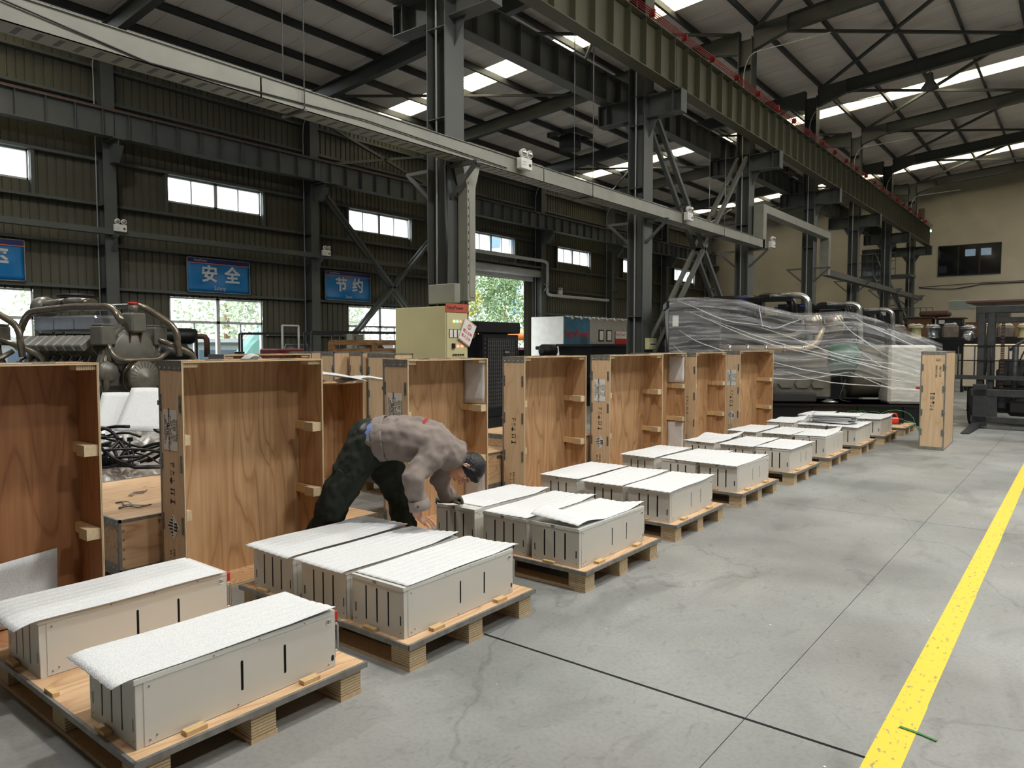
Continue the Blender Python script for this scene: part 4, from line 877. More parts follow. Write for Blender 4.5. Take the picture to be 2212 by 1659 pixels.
# trousers
hR, kR, aR = V((-3.83, 3.235, .90)), V((-3.95, 3.10, .60)), V((-4.235, 3.055, .10)); hL, kL, aL = V((-3.93, 3.43, .86)), V((-3.86, 3.55, .56)), V((-3.87, 3.665, .10))
b = B()
for s_ in (1, -1, 0): limb(b, [pel+lat*s_*.085, pel.lerp(hem, .55)+lat*s_*.08], [.142, .13])
limb(b, [hR, hR.lerp(kR, .5)+V((.0, 0, .01)), kR, kR.lerp(aR, .45), aR+V((0, 0, .03))], [.138, .128, .115, .098, .085]); limb(b, [hL, hL.lerp(kL, .5), kL, kL.lerp(aL, .5), aL+V((0, 0, .03))], [.135, .118, .1, .088, .08])
tr = rel(b).build('trousers', 'trousers', man); smoothmesh(tr, .010, 7, .034, .085)
p_ = hR.lerp(kR, .72)+lat*.1; B().box(-.07, .07, -.012, .006, -.075, .075).build('thigh_pocket', 'trousers', man, .01).matrix_local = MX((p_.x+4.05, p_.y-3.35, p_.z), (.35, .3, .75), (-.62, .78, 0))
c = B()
for s_ in (1, -1): limb(c, [pel.lerp(hem, .56)+lat*s_*.085, pel.lerp(hem, .7)+lat*s_*.085], [.1395, .138], 14)
smoothmesh(rel(c).build('shirt_tail', 'shirt', man), .012, 3)
c = B()
for s_ in (1, -1): limb(c, [pel.lerp(hem, .40)+lat*s_*.086, pel.lerp(hem, .46)+lat*s_*.086], [.1405, .1405], 14)
smoothmesh(rel(c).build('belt', 'black', man), .011, 3)
for a_, d_ in ((aR, V((.8, .5, 0))), (aL, V((.75, .6, 0)))):
    d_.normalize(); b = B(); limb(b, [a_+V((0, 0, -.045))-d_*.05, a_+V((0, 0, -.05))+d_*.1, a_+V((0, 0, -.062))+d_*.17], [.05, .046, .034]); b.v = [(x, y, max(z, .012)) for x, y, z in b.v]; sh = rel(b).build('shoe', 'black', man); smoothmesh(sh, .009, 3)
# body: one continuous skin mesh - torso core, arms, legs, neck, head and hands
b = B(); limb(b, [pel, mid, chest, nb, neck], [.10, .10, .10, .07, .058]); limb(b, [nb, shR, elR, wrR], [.06, .06, .045, .031]); limb(b, [nb, shL, elL, wrL], [.06, .055, .042, .03])
limb(b, [pel, hR, kR, aR], [.08, .08, .06, .045]); limb(b, [pel, hL, kL, aL], [.08, .08, .06, .045])
hc = V((-3.295, 3.662, .756)); cD = V((.78, .60, -.18)).normalized(); fD = V((.17, -.30, -.93)); fD = (fD-cD*fD.dot(cD)).normalized(); lD = cD.cross(fD)
HM = Matrix(((fD.x, lD.x, cD.x, hc.x), (fD.y, lD.y, cD.y, hc.y), (fD.z, lD.z, cD.z, hc.z), (0, 0, 0, 1)))
h = B(); sphere(h, (-.012, 0, .03), 1, 20, (.098, .077, .092)); sphere(h, (.022, 0, -.03), 1, 18, (.068, .062, .088)); sphere(h, (.055, 0, -.092), .026, 12, (1, 1.1, .8))
limb(h, [(.083, 0, .012), (.102, 0, -.022)], [.009, .0135]); limb(h, [(.098, -.012, -.026), (.098, .012, -.026)], [.009, .009]); limb(h, [(.078, -.035, .022), (.088, 0, .02), (.078, .035, .022)], [.011, .010, .011])
limb(h, [(.083, -.018, -.056), (.09, 0, -.054), (.083, .018, -.056)], [.006, .007, .006]); limb(h, [(.08, -.016, -.068), (.087, 0, -.068), (.08, .016, -.068)], [.006, .008, .006])
for s_ in (1, -1): sphere(h, (.058, s_*.038, -.022), .022, 10, (1, .9, 1)); limb(h, [(-.008, s_*.076, -.028), (-.018, s_*.083, -.005), (-.01, s_*.085, .018), (.004, s_*.08, .012)], [.008, .009, .009, .006], 8)
limb(h, [(-.03, 0, -.04), (-.06, 0, -.13)], [.055, .056]); h.v = [tuple(HM @ V(v)) for v in h.v]; b._add(h.v, h.f, True)
def hand(b, w, kn, tips, thumb, rf=.0085, curl=.02):
    w = V(w); n = len(kn); kn = [V(k) for k in kn]
    for k in kn: limb(b, [w.lerp(k, .15), w.lerp(k, .6), k], [.017, .0145, .0115], 10)
    for k, t in zip(kn, tips):
        t = V(t); m1 = k.lerp(t, .42)+V((0, 0, curl)); m2 = k.lerp(t, .78)+V((0, 0, curl*.75)); limb(b, [k, m1, m2, t], [rf*1.12, rf*1.02, rf*.95, rf*.85], 9)
    t = [V(q) for q in thumb]; limb(b, t, [rf*1.6, rf*1.25, rf*1.1, rf*.95], 9)
zt = .4155
hand(b, wrR+V((0, 0, -.0)), [(-3.333, 3.292, .478), (-3.318, 3.279, .482), (-3.306, 3.262, .478), (-3.3, 3.243, .468)], [(-3.328, 3.378, zt+.007), (-3.292, 3.352, zt+.007), (-3.268, 3.312, zt+.007), (-3.262, 3.272, zt+.007)], [wrR+V((-.01, .01, -.01)), (-3.365, 3.275, .475), (-3.37, 3.305, .45), (-3.36, 3.335, zt+.008)], .0085, .022)
body = rel(b).build('body', 'skin', man); smoothmesh(body, .0042, 4)
# left hand wears a knitted glove
g = B(); hand(g, wrL+V((0, 0, 0)), [(-3.648, 3.915, .478), (-3.632, 3.912, .483), (-3.615, 3.905, .48), (-3.602, 3.893, .47)], [(-3.655, 3.975, zt+.012), (-3.63, 3.98, zt+.012), (-3.604, 3.968, zt+.012), (-3.588, 3.945, zt+.012)], [wrL+V((.02, 0, 0)), (-3.612, 3.87, .455), (-3.598, 3.9, .44), (-3.602, 3.93, zt+.014)], .0115, .03)
limb(g, [cuL, wrL], [.042, .037]); smoothmesh(rel(g).build('glove', 'glove', man), .005, 4)
# hair, eyes, brows, earphone
hh = B(); sphere(hh, (-.02, 0, .036), 1, 22, (.104, .084, .097)); sphere(hh, (-.055, 0, -.01), 1, 16, (.062, .075, .08)); limb(hh, [(.05, -.035, .075), (.062, 0, .08), (.05, .035, .075)], [.022, .024, .022])
for s_ in (1, -1): limb(hh, [(.02, s_*.068, .05), (.012, s_*.073, .01)], [.02, .012])
hh.v = [tuple(HM @ V(v)) for v in hh.v]; hr = smoothmesh(rel(hh).build('hair', 'hair', man), .005, 4)
def hp(x, y, z): q = HM @ V((x, y, z)); return (q.x+4.05, q.y-3.35, q.z)
for s_ in (1, -1):
    e = B(); sphere(e, hp(.0655, s_*.03, .004), .0105, 10); e.build('eye', 'white', man); B().lathe([(.0055, 0), (.004, .002)], hp(.0755, s_*.031, .002), tuple(fD), 10).build('pupil', 'black', man)
    B().tube([hp(.083, s_*.016, .026), hp(.088, s_*.03, .03), hp(.075, s_*.047, .026)], .004, 6).build('eyebrow', 'hair', man)
B().tube([hp(.0925, -.018, -.061), hp(.096, 0, -.061), hp(.0925, .018, -.061)], .0025, 6).build('lips', mat('lips', S(150, 84, 74), .5), man)
e = B(); sphere(e, hp(-.002, -.088, .0), .009, 10); limb(e, [hp(-.002, -.09, 0), hp(-.006, -.092, -.02)], [.006, .005], 8); e.build('earphone', 'chrome', man)
t = thing('knitted_glove', 'spare grey knitted glove rolled up on the crate-side module of the third pallet', 'glove', (-3.70, 3.93, .4185), R(40)); q = B()
limb(q, [(-.08, 0, .02), (0, 0, .022), (.05, .005, .018)], [.02, .024, .018])
for k in range(4): limb(q, [(.05, -.02+k*.013, .016), (.085+.006*(k % 2), -.028+k*.017, .01)], [.009, .008], 8)
smoothmesh(q.build('glove_body', 'glove', t), .005, 2); B().lathe([(.021, 0), (.024, .004), (.02, .012), (.014, .01)], (-.095, 0, .02), (-1, 0, .05), 16).build('teal_hem', mat('teal_hem', S(52, 86, 84), .9), t)
# ================================================================ MACHINES AND BACKGROUND
# ---- big grey V engines at the left
MT['rocker'] = mat('satin_rocker_cover', S(176, 176, 170), .28, .55, c2=S(150, 150, 145), scale=5)
def v_engine(name, label, loc, rz, s=1.0, full=True):
    t = thing(name, label, 'engine', loc, rz); t.scale = (.72, .72, .72)   # local: x = toward the front end (with pulleys), z up
    b = B().box(-2.4, -.1, -.42, .42, .25, .95).prism([(-.5, .9), (.5, .9), (.28, 1.35), (-.28, 1.35)], -2.4, -.15, 0); b.build('crankcase', 'engine', t, .02)
    B().prism([(-.62, .6), (.62, .6), (.62, .95), (.45, 1.42), (.2, 1.62), (-.2, 1.62), (-.45, 1.42), (-.62, .95)], -.12, .02, 0).build('front_housing', 'engine', t, .02)
    B().lathe([(.40, 0), (.42, .03), (.36, .06), (.05, .08)], (.02, 0, 1.18), (1, 0, 0), 28).build('timing_cover', 'engine', t)
    for a in (-.1, .1): B().prism([(.04, 1.55), (.14, 1.55), (.06, 1.2)], a-.012, a+.012, 1).build('rib', 'rust', t)
    for sy in (-1, 1):
        # cylinder heads with rocker covers, injector line
        for k in range(8 if full else 6):
            x = -.42-k*.25; M = Matrix.Translation((x, sy*.52, 1.28)) @ Matrix.Rotation(sy*-R(38), 4, 'X')
            B().box(-.105, .105, -.15, .15, 0, .14, M).build('rocker_cover', 'rocker', t, .02)
            B().box(-.11, .11, -.02, .14, -.28, 0, M).build('cylinder_head', 'pipe', t, .01); B().box(-.05, .05, sy*.15 if sy > 0 else -.154, sy*.15+.004 if sy > 0 else -.15, .02, .1, M).build('cover_badge', 'alu', t)
        b = B()
        for k in range(8): b.tube(rnd([(-.42-k*.25, sy*.62, 1.02), (-.42-k*.25, sy*.72, .9), (-.36-k*.25, sy*.66, .78)], .05), .028, 7).tube([(-.5-k*.25, sy*.48, 1.08), (-.5-k*.25, sy*.66, .98)], .02, 6)
        b.build('injector_lines', 'pipe', t); t.children[-1]['kind'] = 'stuff'
        B().cyl((-2.3, sy*.64, .84), (-.2, sy*.64, .84), .06, 12).build('fuel_rail', 'pipe', t)
        B().box(-.2, .12, sy*.5-.13, sy*.5+.13, 1.3, 1.62).build('thermostat_box', 'engine', t, .02); bx('box_lid', 'engine', -.18, .1, sy*.5-.11, sy*.5+.12, 1.62, 1.66, t, .01)
        B().tube(rnd([(-.05, sy*.5, 1.3), (-.02, sy*.5, 1.05), (.08, sy*.55, .85), (.08, sy*.55, .55)], .12), .05, 12).build('coolant_pipe', 'pipe', t)
    B().box(-2.2, -.45, -.36, .36, 1.55, 1.82).build('heat_shield', 'alu', t, .05)
    for k in range(3): bx('shield_panel', 'alu', -2.15+k*.58, -1.6+k*.58, -.372, -.362, 1.58, 1.79, t)
    # manifold pipes on top
    b = B().tube(rnd([(-2.5, -.45, 1.5), (-2.3, -.4, 1.9), (-1.2, -.25, 1.98), (-.2, -.2, 1.96), (.1, -.25, 1.7)], .2), .065, 12); b.build('exhaust_pipe', 'pipe', t)
    b = B().tube(rnd([(-2.6, .1, 2.02), (-1.7, .1, 2.06), (-1.2, .1, 2.02)], .2), [.13]*len(rnd([(-2.6, .1, 2.02), (-1.7, .1, 2.06), (-1.2, .1, 2.02)], .2)), 16); b.build('turbo_pipe', 'pipe', t)
    B().lathe([(.13, 0), (.22, .04), (.22, .2), (.12, .28)], (-2.75, .1, 2.0), (1, 0, 0), 20).build('turbo_housing', 'engine', t); B().lathe([(.125, 0), (.125, .05), (.0, .055)], (-2.8, .1, 2.0), (-1, 0, 0), 16).build('red_cap', 'red', t)
    B().tube([(-1.6+.35*math.cos(a), .05+.25*math.sin(a), 2.2) for a in [k*math.pi/9 for k in range(18)]], .028, 7, closed=True).build('lifting_ring', 'black', t)
    B().tube(rnd([(-1.0, .3, 2.0), (-.1, .3, 2.0), (.35, .62, 1.62), (.4, .64, 1.1)], .15), .055, 12).build('coolant_pipe', 'pipe', t)
    B().box(-.1, .22, -.14, .14, 1.52, 1.86).build('water_manifold', 'engine', t, .03); B().cyl((.06, 0, 1.86), (.06, 0, 2.02), .075, 16).build('outlet', 'engine', t); B().cyl((.06, 0, 2.0), (.06, 0, 2.045), .082, 16).build('red_cap', 'red', t)
    B().tube(rnd([(.1, -.5, 1.32), (.2, -.5, 1.12), (.2, -.35, 1.05), (.2, .35, 1.05), (.2, .6, 1.2)], .12), .042, 10).build('bypass_pipe', 'pipe', t)
    B().tube(rnd([(.1, .45, 1.4), (.3, .75, 1.25), (.35, 1.0, 1.1), (.35, 1.02, .7)], .12), .05, 10).build('coolant_pipe', 'pipe', t)
    for k, r_ in enumerate((.30, .285, .285, .30)): B().lathe([(.1, 0), (r_, 0), (r_-.02, .03), (r_, .05), (.1, .05)], (.1+k*.05, .0, .74), (1, 0, 0), 32).build('pulley_groove', 'pipe', t)
    B().lathe([(.28, 0), (.28, .02), (.14, .03), (.05, .09), (.0, .1)], (.3, 0, .74), (1, 0, 0), 28).build('damper', 'engine', t)
    for k in range(24):
        a = k*math.pi/12; B().beam((.325, .17*math.cos(a), .74+.17*math.sin(a)), (.32, .27*math.cos(a), .74+.27*math.sin(a)), .012, .012).build('damper_fin', 'pipe', t)
    B().lathe([(.17, 0), (.18, .04), (.15, .09), (.0, .1)], (.03, -.5, .86), (1, 0, 0), 24).build('pump', 'engine', t)
    for k in (-.6, .6): bx('mount_foot', 'engine', -1.8, -1.5, k-.1, k+.1, 0, .3, t); bx('mount_foot', 'engine', -.6, -.3, k-.1, k+.1, 0, .3, t)
    return t
v_engine('generator_engine', 'large grey twelve-cylinder engine with red capped pipe at the far left', (-9.4, 4.2, .66), R(12))
v_engine('generator_engine', 'second large grey engine cut by the left picture edge', (-10.4, 2.75, .66), R(12), full=True)
bx('engine_cradle', 'blackpaint', -11.2, -9.5, 3.55, 4.6, 0, .655); tag(bpy.data.objects['engine_cradle'], 'low black cradle under the grey twelve-cylinder engine', 'stand')
bx('engine_cradle', 'blackpaint', -12.2, -10.5, 2.1, 3.1, 0, .655); tag(bpy.data.objects['engine_cradle.001'], 'low black cradle under the second grey engine', 'stand')
# ---- plastic film and foam boards heaped behind the first crates
rs = random.Random(5); P = []
for a in range(40):
    row = []
    for b_ in range(40):
        u, v = a/39, b_/39; x = -8.5+2.15*u; y = 2.5+1.45*v
        hh_ = .5+.42*math.exp(-((u-.3)**2/.14+(v-.75)**2/.2))+.06*math.sin(7*u+4*v)*math.cos(9*v)+.035*rs.uniform(-1, 1)
        e_ = min(u, v, 1-u, 1-v); row.append((x, y, hh_*min(1, e_*9)+.01))
    P.append(row)
tag(B().grid(P).build('plastic_heap', 'filmw'), 'heap of crumpled clear plastic film below the grey engine', 'plastic film')
tag(B().box(-8.3, -6.5, 2.7, 3.8, 0, .42).build('packing_base', 'oldwood'), 'low timber base under the plastic film heap', 'base')
for k, (x, y, z, a, w_, h_, lb) in enumerate([(-7.0, 3.25, .98, 12, .42, .58, 'front one of the pair leaning on the plastic heap'), (-7.25, 3.12, .96, 26, .4, .5, 'rear one of the pair leaning on the plastic heap'), (-7.9, 3.62, 1.0, 60, .42, .3, 'high on the plastic heap beside the engine pulley')]):
    P = [[((i/8-.5)*w_, (j/8-.5)*h_, .02*math.sin(i/8*2.5)) for j in range(9)] for i in range(9)]
    o = B().grid(P).build('foam_board', 'foam', None, solid=.006); o.location = (x, y, z); o.rotation_euler = (R(40 if k < 2 else 15), R(4), R(42+a*.6)); tag(o, 'white foam board, '+lb, 'foam board')
# black cable harness heap
t = thing('cable_harness', 'tangled heap of black cable harnesses on the plastic film', 'cable', (-6.62, 2.95, .55), R(38)); rs = random.Random(11)
for k in range(16):
    cx, cz = rs.uniform(-.4, .3), rs.uniform(-.04, .16); r_ = rs.uniform(.12, .36); a0 = rs.uniform(0, 6); pts = []
    for i in range(14):
        a = a0+i*rs.uniform(.3, .42); pts.append((cx+r_*math.cos(a)*1.3, -.1+r_*.5*math.sin(a)*.8+rs.uniform(-.02, .02), max(.0, cz+.12*math.sin(a*1.3+k)+.08*math.sin(a))))
    h_ = B().tube(rnd(pts, .05, 2), rs.choice((.008, .011, .015)), 6).build('cable_run', 'black', t)
    if k % 3 == 0: B().box(pts[-1][0]-.02, pts[-1][0]+.02, pts[-1][1]-.012, pts[-1][1]+.012, pts[-1][2]-.015, pts[-1][2]+.02).build('plug', 'white' if k % 2 else 'black', h_)
for k, (x, y) in enumerate(((-5.35, 2.25), (-5.15, 2.18), (-5.5, 2.42))):
    q = B().tube([(0, 0, 0), (.06, .02, .01), (.12, .0, .0), (.2, .03, .008)], .005, 5).tube([(0, .02, .003), (.08, .05, .01), (.18, .04, 0)], .004, 5).build('cable_scrap', 'steel', None); q.location = (x, y, .485); q.rotation_euler.z = k; tag(q, 'scrap of grey cable on the lid of the packed flat crate, %s' % ['first', 'second', 'third'][k], 'cable', 'cable scraps')
# curled foam scraps on the lower open crate
for k, (x, y, z, sx, sy, arch, rz, lb) in enumerate([(-5.85, 4.35, 1.22, .9, .36, .10, 80, 'broad curled scrap at the front edge'), (-5.8, 4.85, 1.22, .5, .3, .05, 95, 'flat scrap with upturned corner nearest the label crate'), (-6.15, 4.15, 1.23, .8, .35, .07, 60, 'flat scrap at the back'), (-6.05, 3.75, 1.24, .6, .3, .12, 20, 'crumpled scrap against the neighbouring crate'), (-6.3, 4.4, 1.29, .7, .28, .06, 100, 'scrap on top of the pile'), (-6.25, 3.9, 1.30, .3, .3, .2, 75, 'small hoop of bent foam standing above the crates')]):
    P = [[((i/14-.5)*sx, (j/8-.5)*sy, arch*math.cos((i/14-.5)*3.0)+.012*math.sin(j+i*.5)) for j in range(9)] for i in range(15)]
    o = B().grid(P).build('foam_scrap', 'foam', None, solid=.006); o.location = (x, y, z+.005); o.rotation_euler.z = R(rz); tag(o, 'white foam scrap, '+lb, 'foam scrap', 'foam scraps on the lower open crate')
# ---- cream switch cabinet
t = thing('switch_cabinet', 'tall cream electrical switch cabinet with dials and indicator lights', 'electrical cabinet', (-7.02, 7.38, 0))
bx('cabinet_body', 'cream', -1.02, 0, 0, .46, 0, 2.14, t, .006); bx('plinth', 'black', -1.0, -.02, .01, .45, -.0, .1, t)
hd = bx('name_band', 'rust', 0, .012, .0, .46, 2.06, 2.18, t); hd.data.materials[0] = mat('brick_red_band', S(176, 84, 66), .5)
text('VeryPower', .075, 'black', hd, MX((.0125, .19, 2.12), (0, 1, 0), (0, 0, 1)), 'band_lettering', off=.001)
up = bx('instrument_door', 'cream', 0, .014, .015, .445, 1.32, 2.05, t, .003); lo = bx('lower_door', 'cream', 0, .014, .015, .445, .5, 1.25, t, .003)
bx('gap_strip', 'dark', 0, .004, .01, .45, 1.26, 1.31, t); bx('gap_strip', 'dark', 0, .004, .01, .45, .44, .49, t)
def glow(nm, c, e, s): 
    return mat(nm, S(*c), .4, emit=tuple(x/255 for x in e)+(1,), es=s)
for k, (c, e) in enumerate((((250, 230, 80), (255, 220, 60)), ((80, 230, 190), (60, 255, 190)), ((255, 90, 60), (255, 70, 40)))):
    B().lathe([(.02, 0), (.017, .012), (0, .015)], (.015, .16+k*.065, 1.93), (1, 0, 0), 14).build('indicator_light', glow('indicator_%d' % k, c, e, 2.2), up)
for k in range(4):
    m_ = bx('dial', 'ink', .014, .02, .06+k*.083, .13+k*.083, 1.70, 1.82, up); bx('dial_face', 'white', .02, .022, .066+k*.083, .124+k*.083, 1.706, 1.814, m_)
    for c in []: pass
for k in range(2): B().lathe([(.022, 0), (.018, .014), (0, .018)], (.015, .235+k*.085, 1.58), (1, 0, 0), 14).build('indicator_light', bpy.data.materials['indicator_2'], up)
bx('selector', 'black', .014, .04, .11, .16, 1.55, 1.62, up)
for k in range(5): B().lathe([(.014, 0), (.012, .02), (0, .022)], (.015, .14+k*.05, 1.46), (1, 0, 0), 10).build('push_button', 'black', up)
B().lathe([(.045, 0), (.042, .02), (0, .025)], (.015, .26, .95), (1, 0, 0), 18).build('isolator_hub', 'steel', lo); B().beam((.04, .26, .95), (.06, .255, .78), .022, .022).build('isolator_handle', 'steel', lo); bx('padlock_plate', 'black', .014, .03, .255, .3, 1.06, 1.2, lo)
B().prism([(.33, 1.08), (.38, 1.08), (.355, 1.13)], .0145, .016, 0).build('warning_triangle', 'yellow', lo)
sg = thing('warning_sign', 'small white and red warning sign hung crooked on the cream cabinet', 'sign', (-6.98, 7.79, 1.78)); pn = bx('sign_plate', 'white', 0, .006, -.13, .13, -.17, .17, sg); pn.rotation_euler.x = R(-28)
bx('red_border', 'red', .006, .007, -.125, .125, -.165, -.158, pn); bx('red_border', 'red', .006, .007, -.125, .125, .158, .165, pn)
B().tube([(.007, .035*math.cos(a), .085+.035*math.sin(a)) for a in [k*math.pi/8 for k in range(16)]], .005, 5, closed=True).build('prohibition_ring', 'red', pn); B().beam((.008, -.024, .11), (.008, .024, .06), .007, .004).build('prohibition_bar', 'red', pn)
for k, s_ in enumerate(('禁止合闸', '有人工作')): text(s_, .052, 'inkred', pn, MX((.007, 0, -.01-k*.075), (0, 1, 0), (0, 0, 1)), 'sign_lettering', off=.0006)
t = thing('junction_box', 'grey box fixed to the nearest middle column above the cream cabinet', 'box', (-7.38, 7.72, 2.2)); bx('box_shell', 'tray', -.25, .28, -.06, .06, 0, .28, t, .01); B().tube([(.05, 0, .28), (.02, .05, .9), (-.02, .08, 2.0)], .022, 8).build('black_cable', 'black', t)
t = thing('meter_box', 'cream wall meter box with slotted breaker row on the second middle column', 'box', (-7.38, 13.86, 1.5)); bx('box_shell', 'cream', 0, .1, 0, .36, 0, .24, t, .01)
bx('breaker_window', 'white', .1, .104, .03, .33, .08, .15, t)
for k in range(9): bx('breaker', 'ink', .104, .106, .045+k*.03, .068+k*.03, .1, .13, t)
# ---- radiator set beside the cabinet
t = thing('radiator_unit', 'big black generator radiator with meshed front beside the cream cabinet', 'radiator', (-8.15, 9.35, 0), R(3))
bx('core_frame', 'blackpaint', -.25, .12, .0, 1.05, .35, 1.78, t, .01); mf = bx('fin_panel', 'dark', .12, .126, .12, .93, .5, 1.72, t)
g = B()
for k in range(14): g.box(.128, .134, .14+k*.058, .144+k*.058, .52, 1.7)
for k in range(18): g.box(.128, .134, .13, .92, .55+k*.065, .554+k*.065)
g.build('guard_mesh', 'strip', t); t.children[-1]['kind'] = 'stuff'
bx('header_tank', 'blackpaint', -.3, .1, -.1, 1.15, 1.8, 2.0, t, .02); bx('tag_plate', 'ink', .135, .14, .6, .75, 1.42, 1.52, t); text('ABHG', .05, 'silver', t.children[-1], MX((.1405, .675, 1.47), (0, 1, 0), (0, 0, 1)), 'plate_lettering')
bx('side_plate', 'blackpaint', -.8, -.2, 1.05, 1.12, .35, 1.75, t); B().prism([(-.85, 1.7), (-.2, 1.7), (-.2, 1.95), (-.5, 1.98), (-.85, 1.82)], 1.13, 1.17, 1).build('fan_guard', 'blackpaint', t)
r = B()
for k in range(18): r.lathe([(.012, 0), (.008, .006)], (.121, .06, .42+k*.075), (1, 0, 0), 6); r.lathe([(.012, 0), (.008, .006)], (.121, .99, .42+k*.075), (1, 0, 0), 6)
r.build('bolts', 'steel', t); t.children[-1]['kind'] = 'stuff'
bx('support_frame', 'blackpaint', -.8, .15, 0, 1.1, .16, .35, t); bx('pallet_board', 'pine', -.8, .2, -.05, 1.2, .03, .15, t)
B().tube(rnd([(-.1, -.55, 1.86), (-.1, -.05, 1.86), (-.1, .1, 1.7)], .1), .07, 12).build('cream_hose', 'cream', t)
# ---- row of dark generator sets along the cladding wall
def genset(loc, rz, lb, muf=True, frame=False, air=True):
    t = thing('black_generator', lb, 'generator', loc, rz, 'black generators along the wall')
    bx('base_frame', 'blackpaint', -1.3, 1.3, -.5, .5, 0, .35, t); bx('engine_block', 'blackpaint', -.8, .5, -.32, .32, .35, 1.15, t, .05); bx('radiator', 'blackpaint', -1.35, -1.15, -.5, .5, .35, 1.45, t)
    B().cyl((.5, 0, .75), (1.25, 0, .75), .36, 20).build('alternator', 'blackpaint', t)
    if air: B().lathe([(.1, 0), (.2, .03), (.2, .5), (.1, .55)], (-.3, -.28, 1.42), (1, 0, 0), 20).build('air_filter', 'black', t)
    B().tube(rnd([(.3, .1, 1.1), (.3, .1, 1.5), (-.2, .1, 1.5)], .15), .06, 10).build('intake_pipe', 'blackpaint', t)
    if muf:
        B().lathe([(.05, 0), (.15, .06), (.17, .1), (.17, .62), (.13, .7), (.06, .74)], (-.35, .1, 1.78), (1, 0, 0), 20).build('muffler', 'black', t)
        B().tube(rnd([(.36, .1, 1.78), (.58, .1, 1.78), (.58, .1, 1.35)], .14), .06, 10).build('exhaust_elbow', 'rust', t)
    if frame:
        for a in (-1.2, .9):
            for c in (-.5, .5): B().beam((a, c, .35), (a, c, 1.85), .04, .04).build('frame_post', 'black', t)
        
        for c in (-.5, .5): B().beam((-1.2, c, 1.85), (.9, c, 1.85), .04, .04).build('frame_rail', 'black', t)
    return t
genset((-14.6, 7.4, 0), R(62), 'black generator with a muffler standing under the first wall window'); genset((-14.2, 10.0, 0), R(62), 'black generator inside an open black frame under the first wall window', False, True)
genset((-11.6, 9.9, 0), R(62), 'black generator with a drum filter left of the Save sign bay', False, True)
genset((-13.4, 13.0, .1), R(75), 'black generator beside the grey control box', False); genset((-14.2, 15.8, .1), R(75), 'black generator under the braced wall window', False)
genset((-13.6, 18.8, 0), R(75), 'black generator half hidden by the cream cabinet', False); genset((-12.9, 5.9, 0), R(62), 'black generator behind the grey engine pipes', False, True)
t = thing('control_box', 'light grey control box on the row of black generators', 'electrical box', (-14.4, 11.7, 1.25), R(8)); bx('box_shell', 'tray', -.1, .1, -.02, .40, 0, .62, t, .01); bx('door_label', 'white', .1, .103, .1, .2, .2, .32, t); bx('stand', 'blackpaint', -.04, .04, .15, .23, -1.25, 0, t); bx('vent_slots', 'ink', .1, .103, .06, .1, .42, .56, t)
t = thing('white_frame', 'thin white rectangular frame standing on the black generators', 'frame', (-12.9, 8.75, 1.35), R(5))
for a, c in (((0, 0, -1.35), (0, 0, .65)), ((0, .42, -1.35), (0, .42, .65)), ((0, 0, .65), (0, .42, .65))): B().beam(a, c, .03, .03).build('bar', 'white_frame', t)
t = thing('ribbed_box', 'red-brown ribbed box among the black generators', 'box', (-11.5, 7.8, 1.15), R(20)); bx('box_shell', mat('dark_red_box', S(110, 50, 60), .5), -.2, .2, -.4, .4, 0, .38, t, .02); bx('stand', 'blackpaint', -.15, .15, -.35, .35, -1.15, 0, t)
for k in range(6): bx('rib', 'redrail', .2, .22, -.36+k*.13, -.31+k*.13, .03, .35, t)
t = thing('timber_rack', 'old brown timber crate frame behind the closed plywood crates', 'crate frame', (-9.5, 7.35, 0), R(8))
for y in (0, .95, 1.02, 2.0): bx('post', 'oldwood', -.04, .04, y-.04, y+.04, 0, 1.66, t)
for y0, y1 in ((0, .95), (1.02, 2.0)): bx('top_rail', 'oldwood', -.05, .05, y0, y1, 1.6, 1.68, t); bx('slat', 'oldwood', -.02, .02, y0+.05, y1-.05, 1.42, 1.54, t)
bx('blue_bundle', mat('dark_blue_cloth', S(34, 44, 74), .9), -8.9, -8.4, 8.5, 8.95, 0, 1.72, None, .12); tag(bpy.data.objects['blue_bundle'], 'bundle of dark blue cloth beside the cream cabinet', 'cloth')
# ---- wall signs
def sign(y, cn, en, lb, grp='blue safety signs on the cladding wall'):
    t = thing('wall_sign', lb, 'sign', (WX+.21, y, 3.06), 0, grp); P = [[(.012*math.sin(j*.7+y)*math.sin(i*.5)+.01, 1.84*i/20, .9*j/10) for j in range(11)] for i in range(21)]
    B().grid(P).build('sign_sheet', 'blue', t, solid=.004); bx('title_band', 'navy', .024, .028, 0, 1.84, .79, .9, t); bx('orange_stripe', 'orange', .024, .028, 0, 1.84, .765, .785, t)
    f = B().box(-.01, .03, -.02, 0, -.02, .92).box(-.01, .03, 1.84, 1.86, -.02, .92).box(-.01, .03, -.02, 1.86, -.02, 0).box(-.01, .03, -.02, 1.86, .9, .92); f.build('sign_frame', 'strip', t)
    for k, ch in enumerate(cn): text(ch, .48, 'silver', t, MX((.03, .62+k*.68, .46), (0, 1, 0), (0, 0, 1)), 'sign_character', off=.014)
    text(en, .15, 'silver', t, MX((.03, .92, .11), (0, 1, 0), (0, 0, 1)), 'sign_word'); text('VeryPower', .085, 'silver', t, MX((.03, .36, .845), (0, 1, 0), (0, 0, 1)), 'sign_title', shear=.2)
    return t
sign(10.03, '安全', 'Safety', 'blue wall sign with two large characters and the word Safety'); sign(14.55, '节约', 'Save', 'blue wall sign with two large characters and the word Save'); sign(4.35, '效率', 'Efficiency', 'blue wall sign mostly outside the picture, its edge beyond the Safety sign', None)
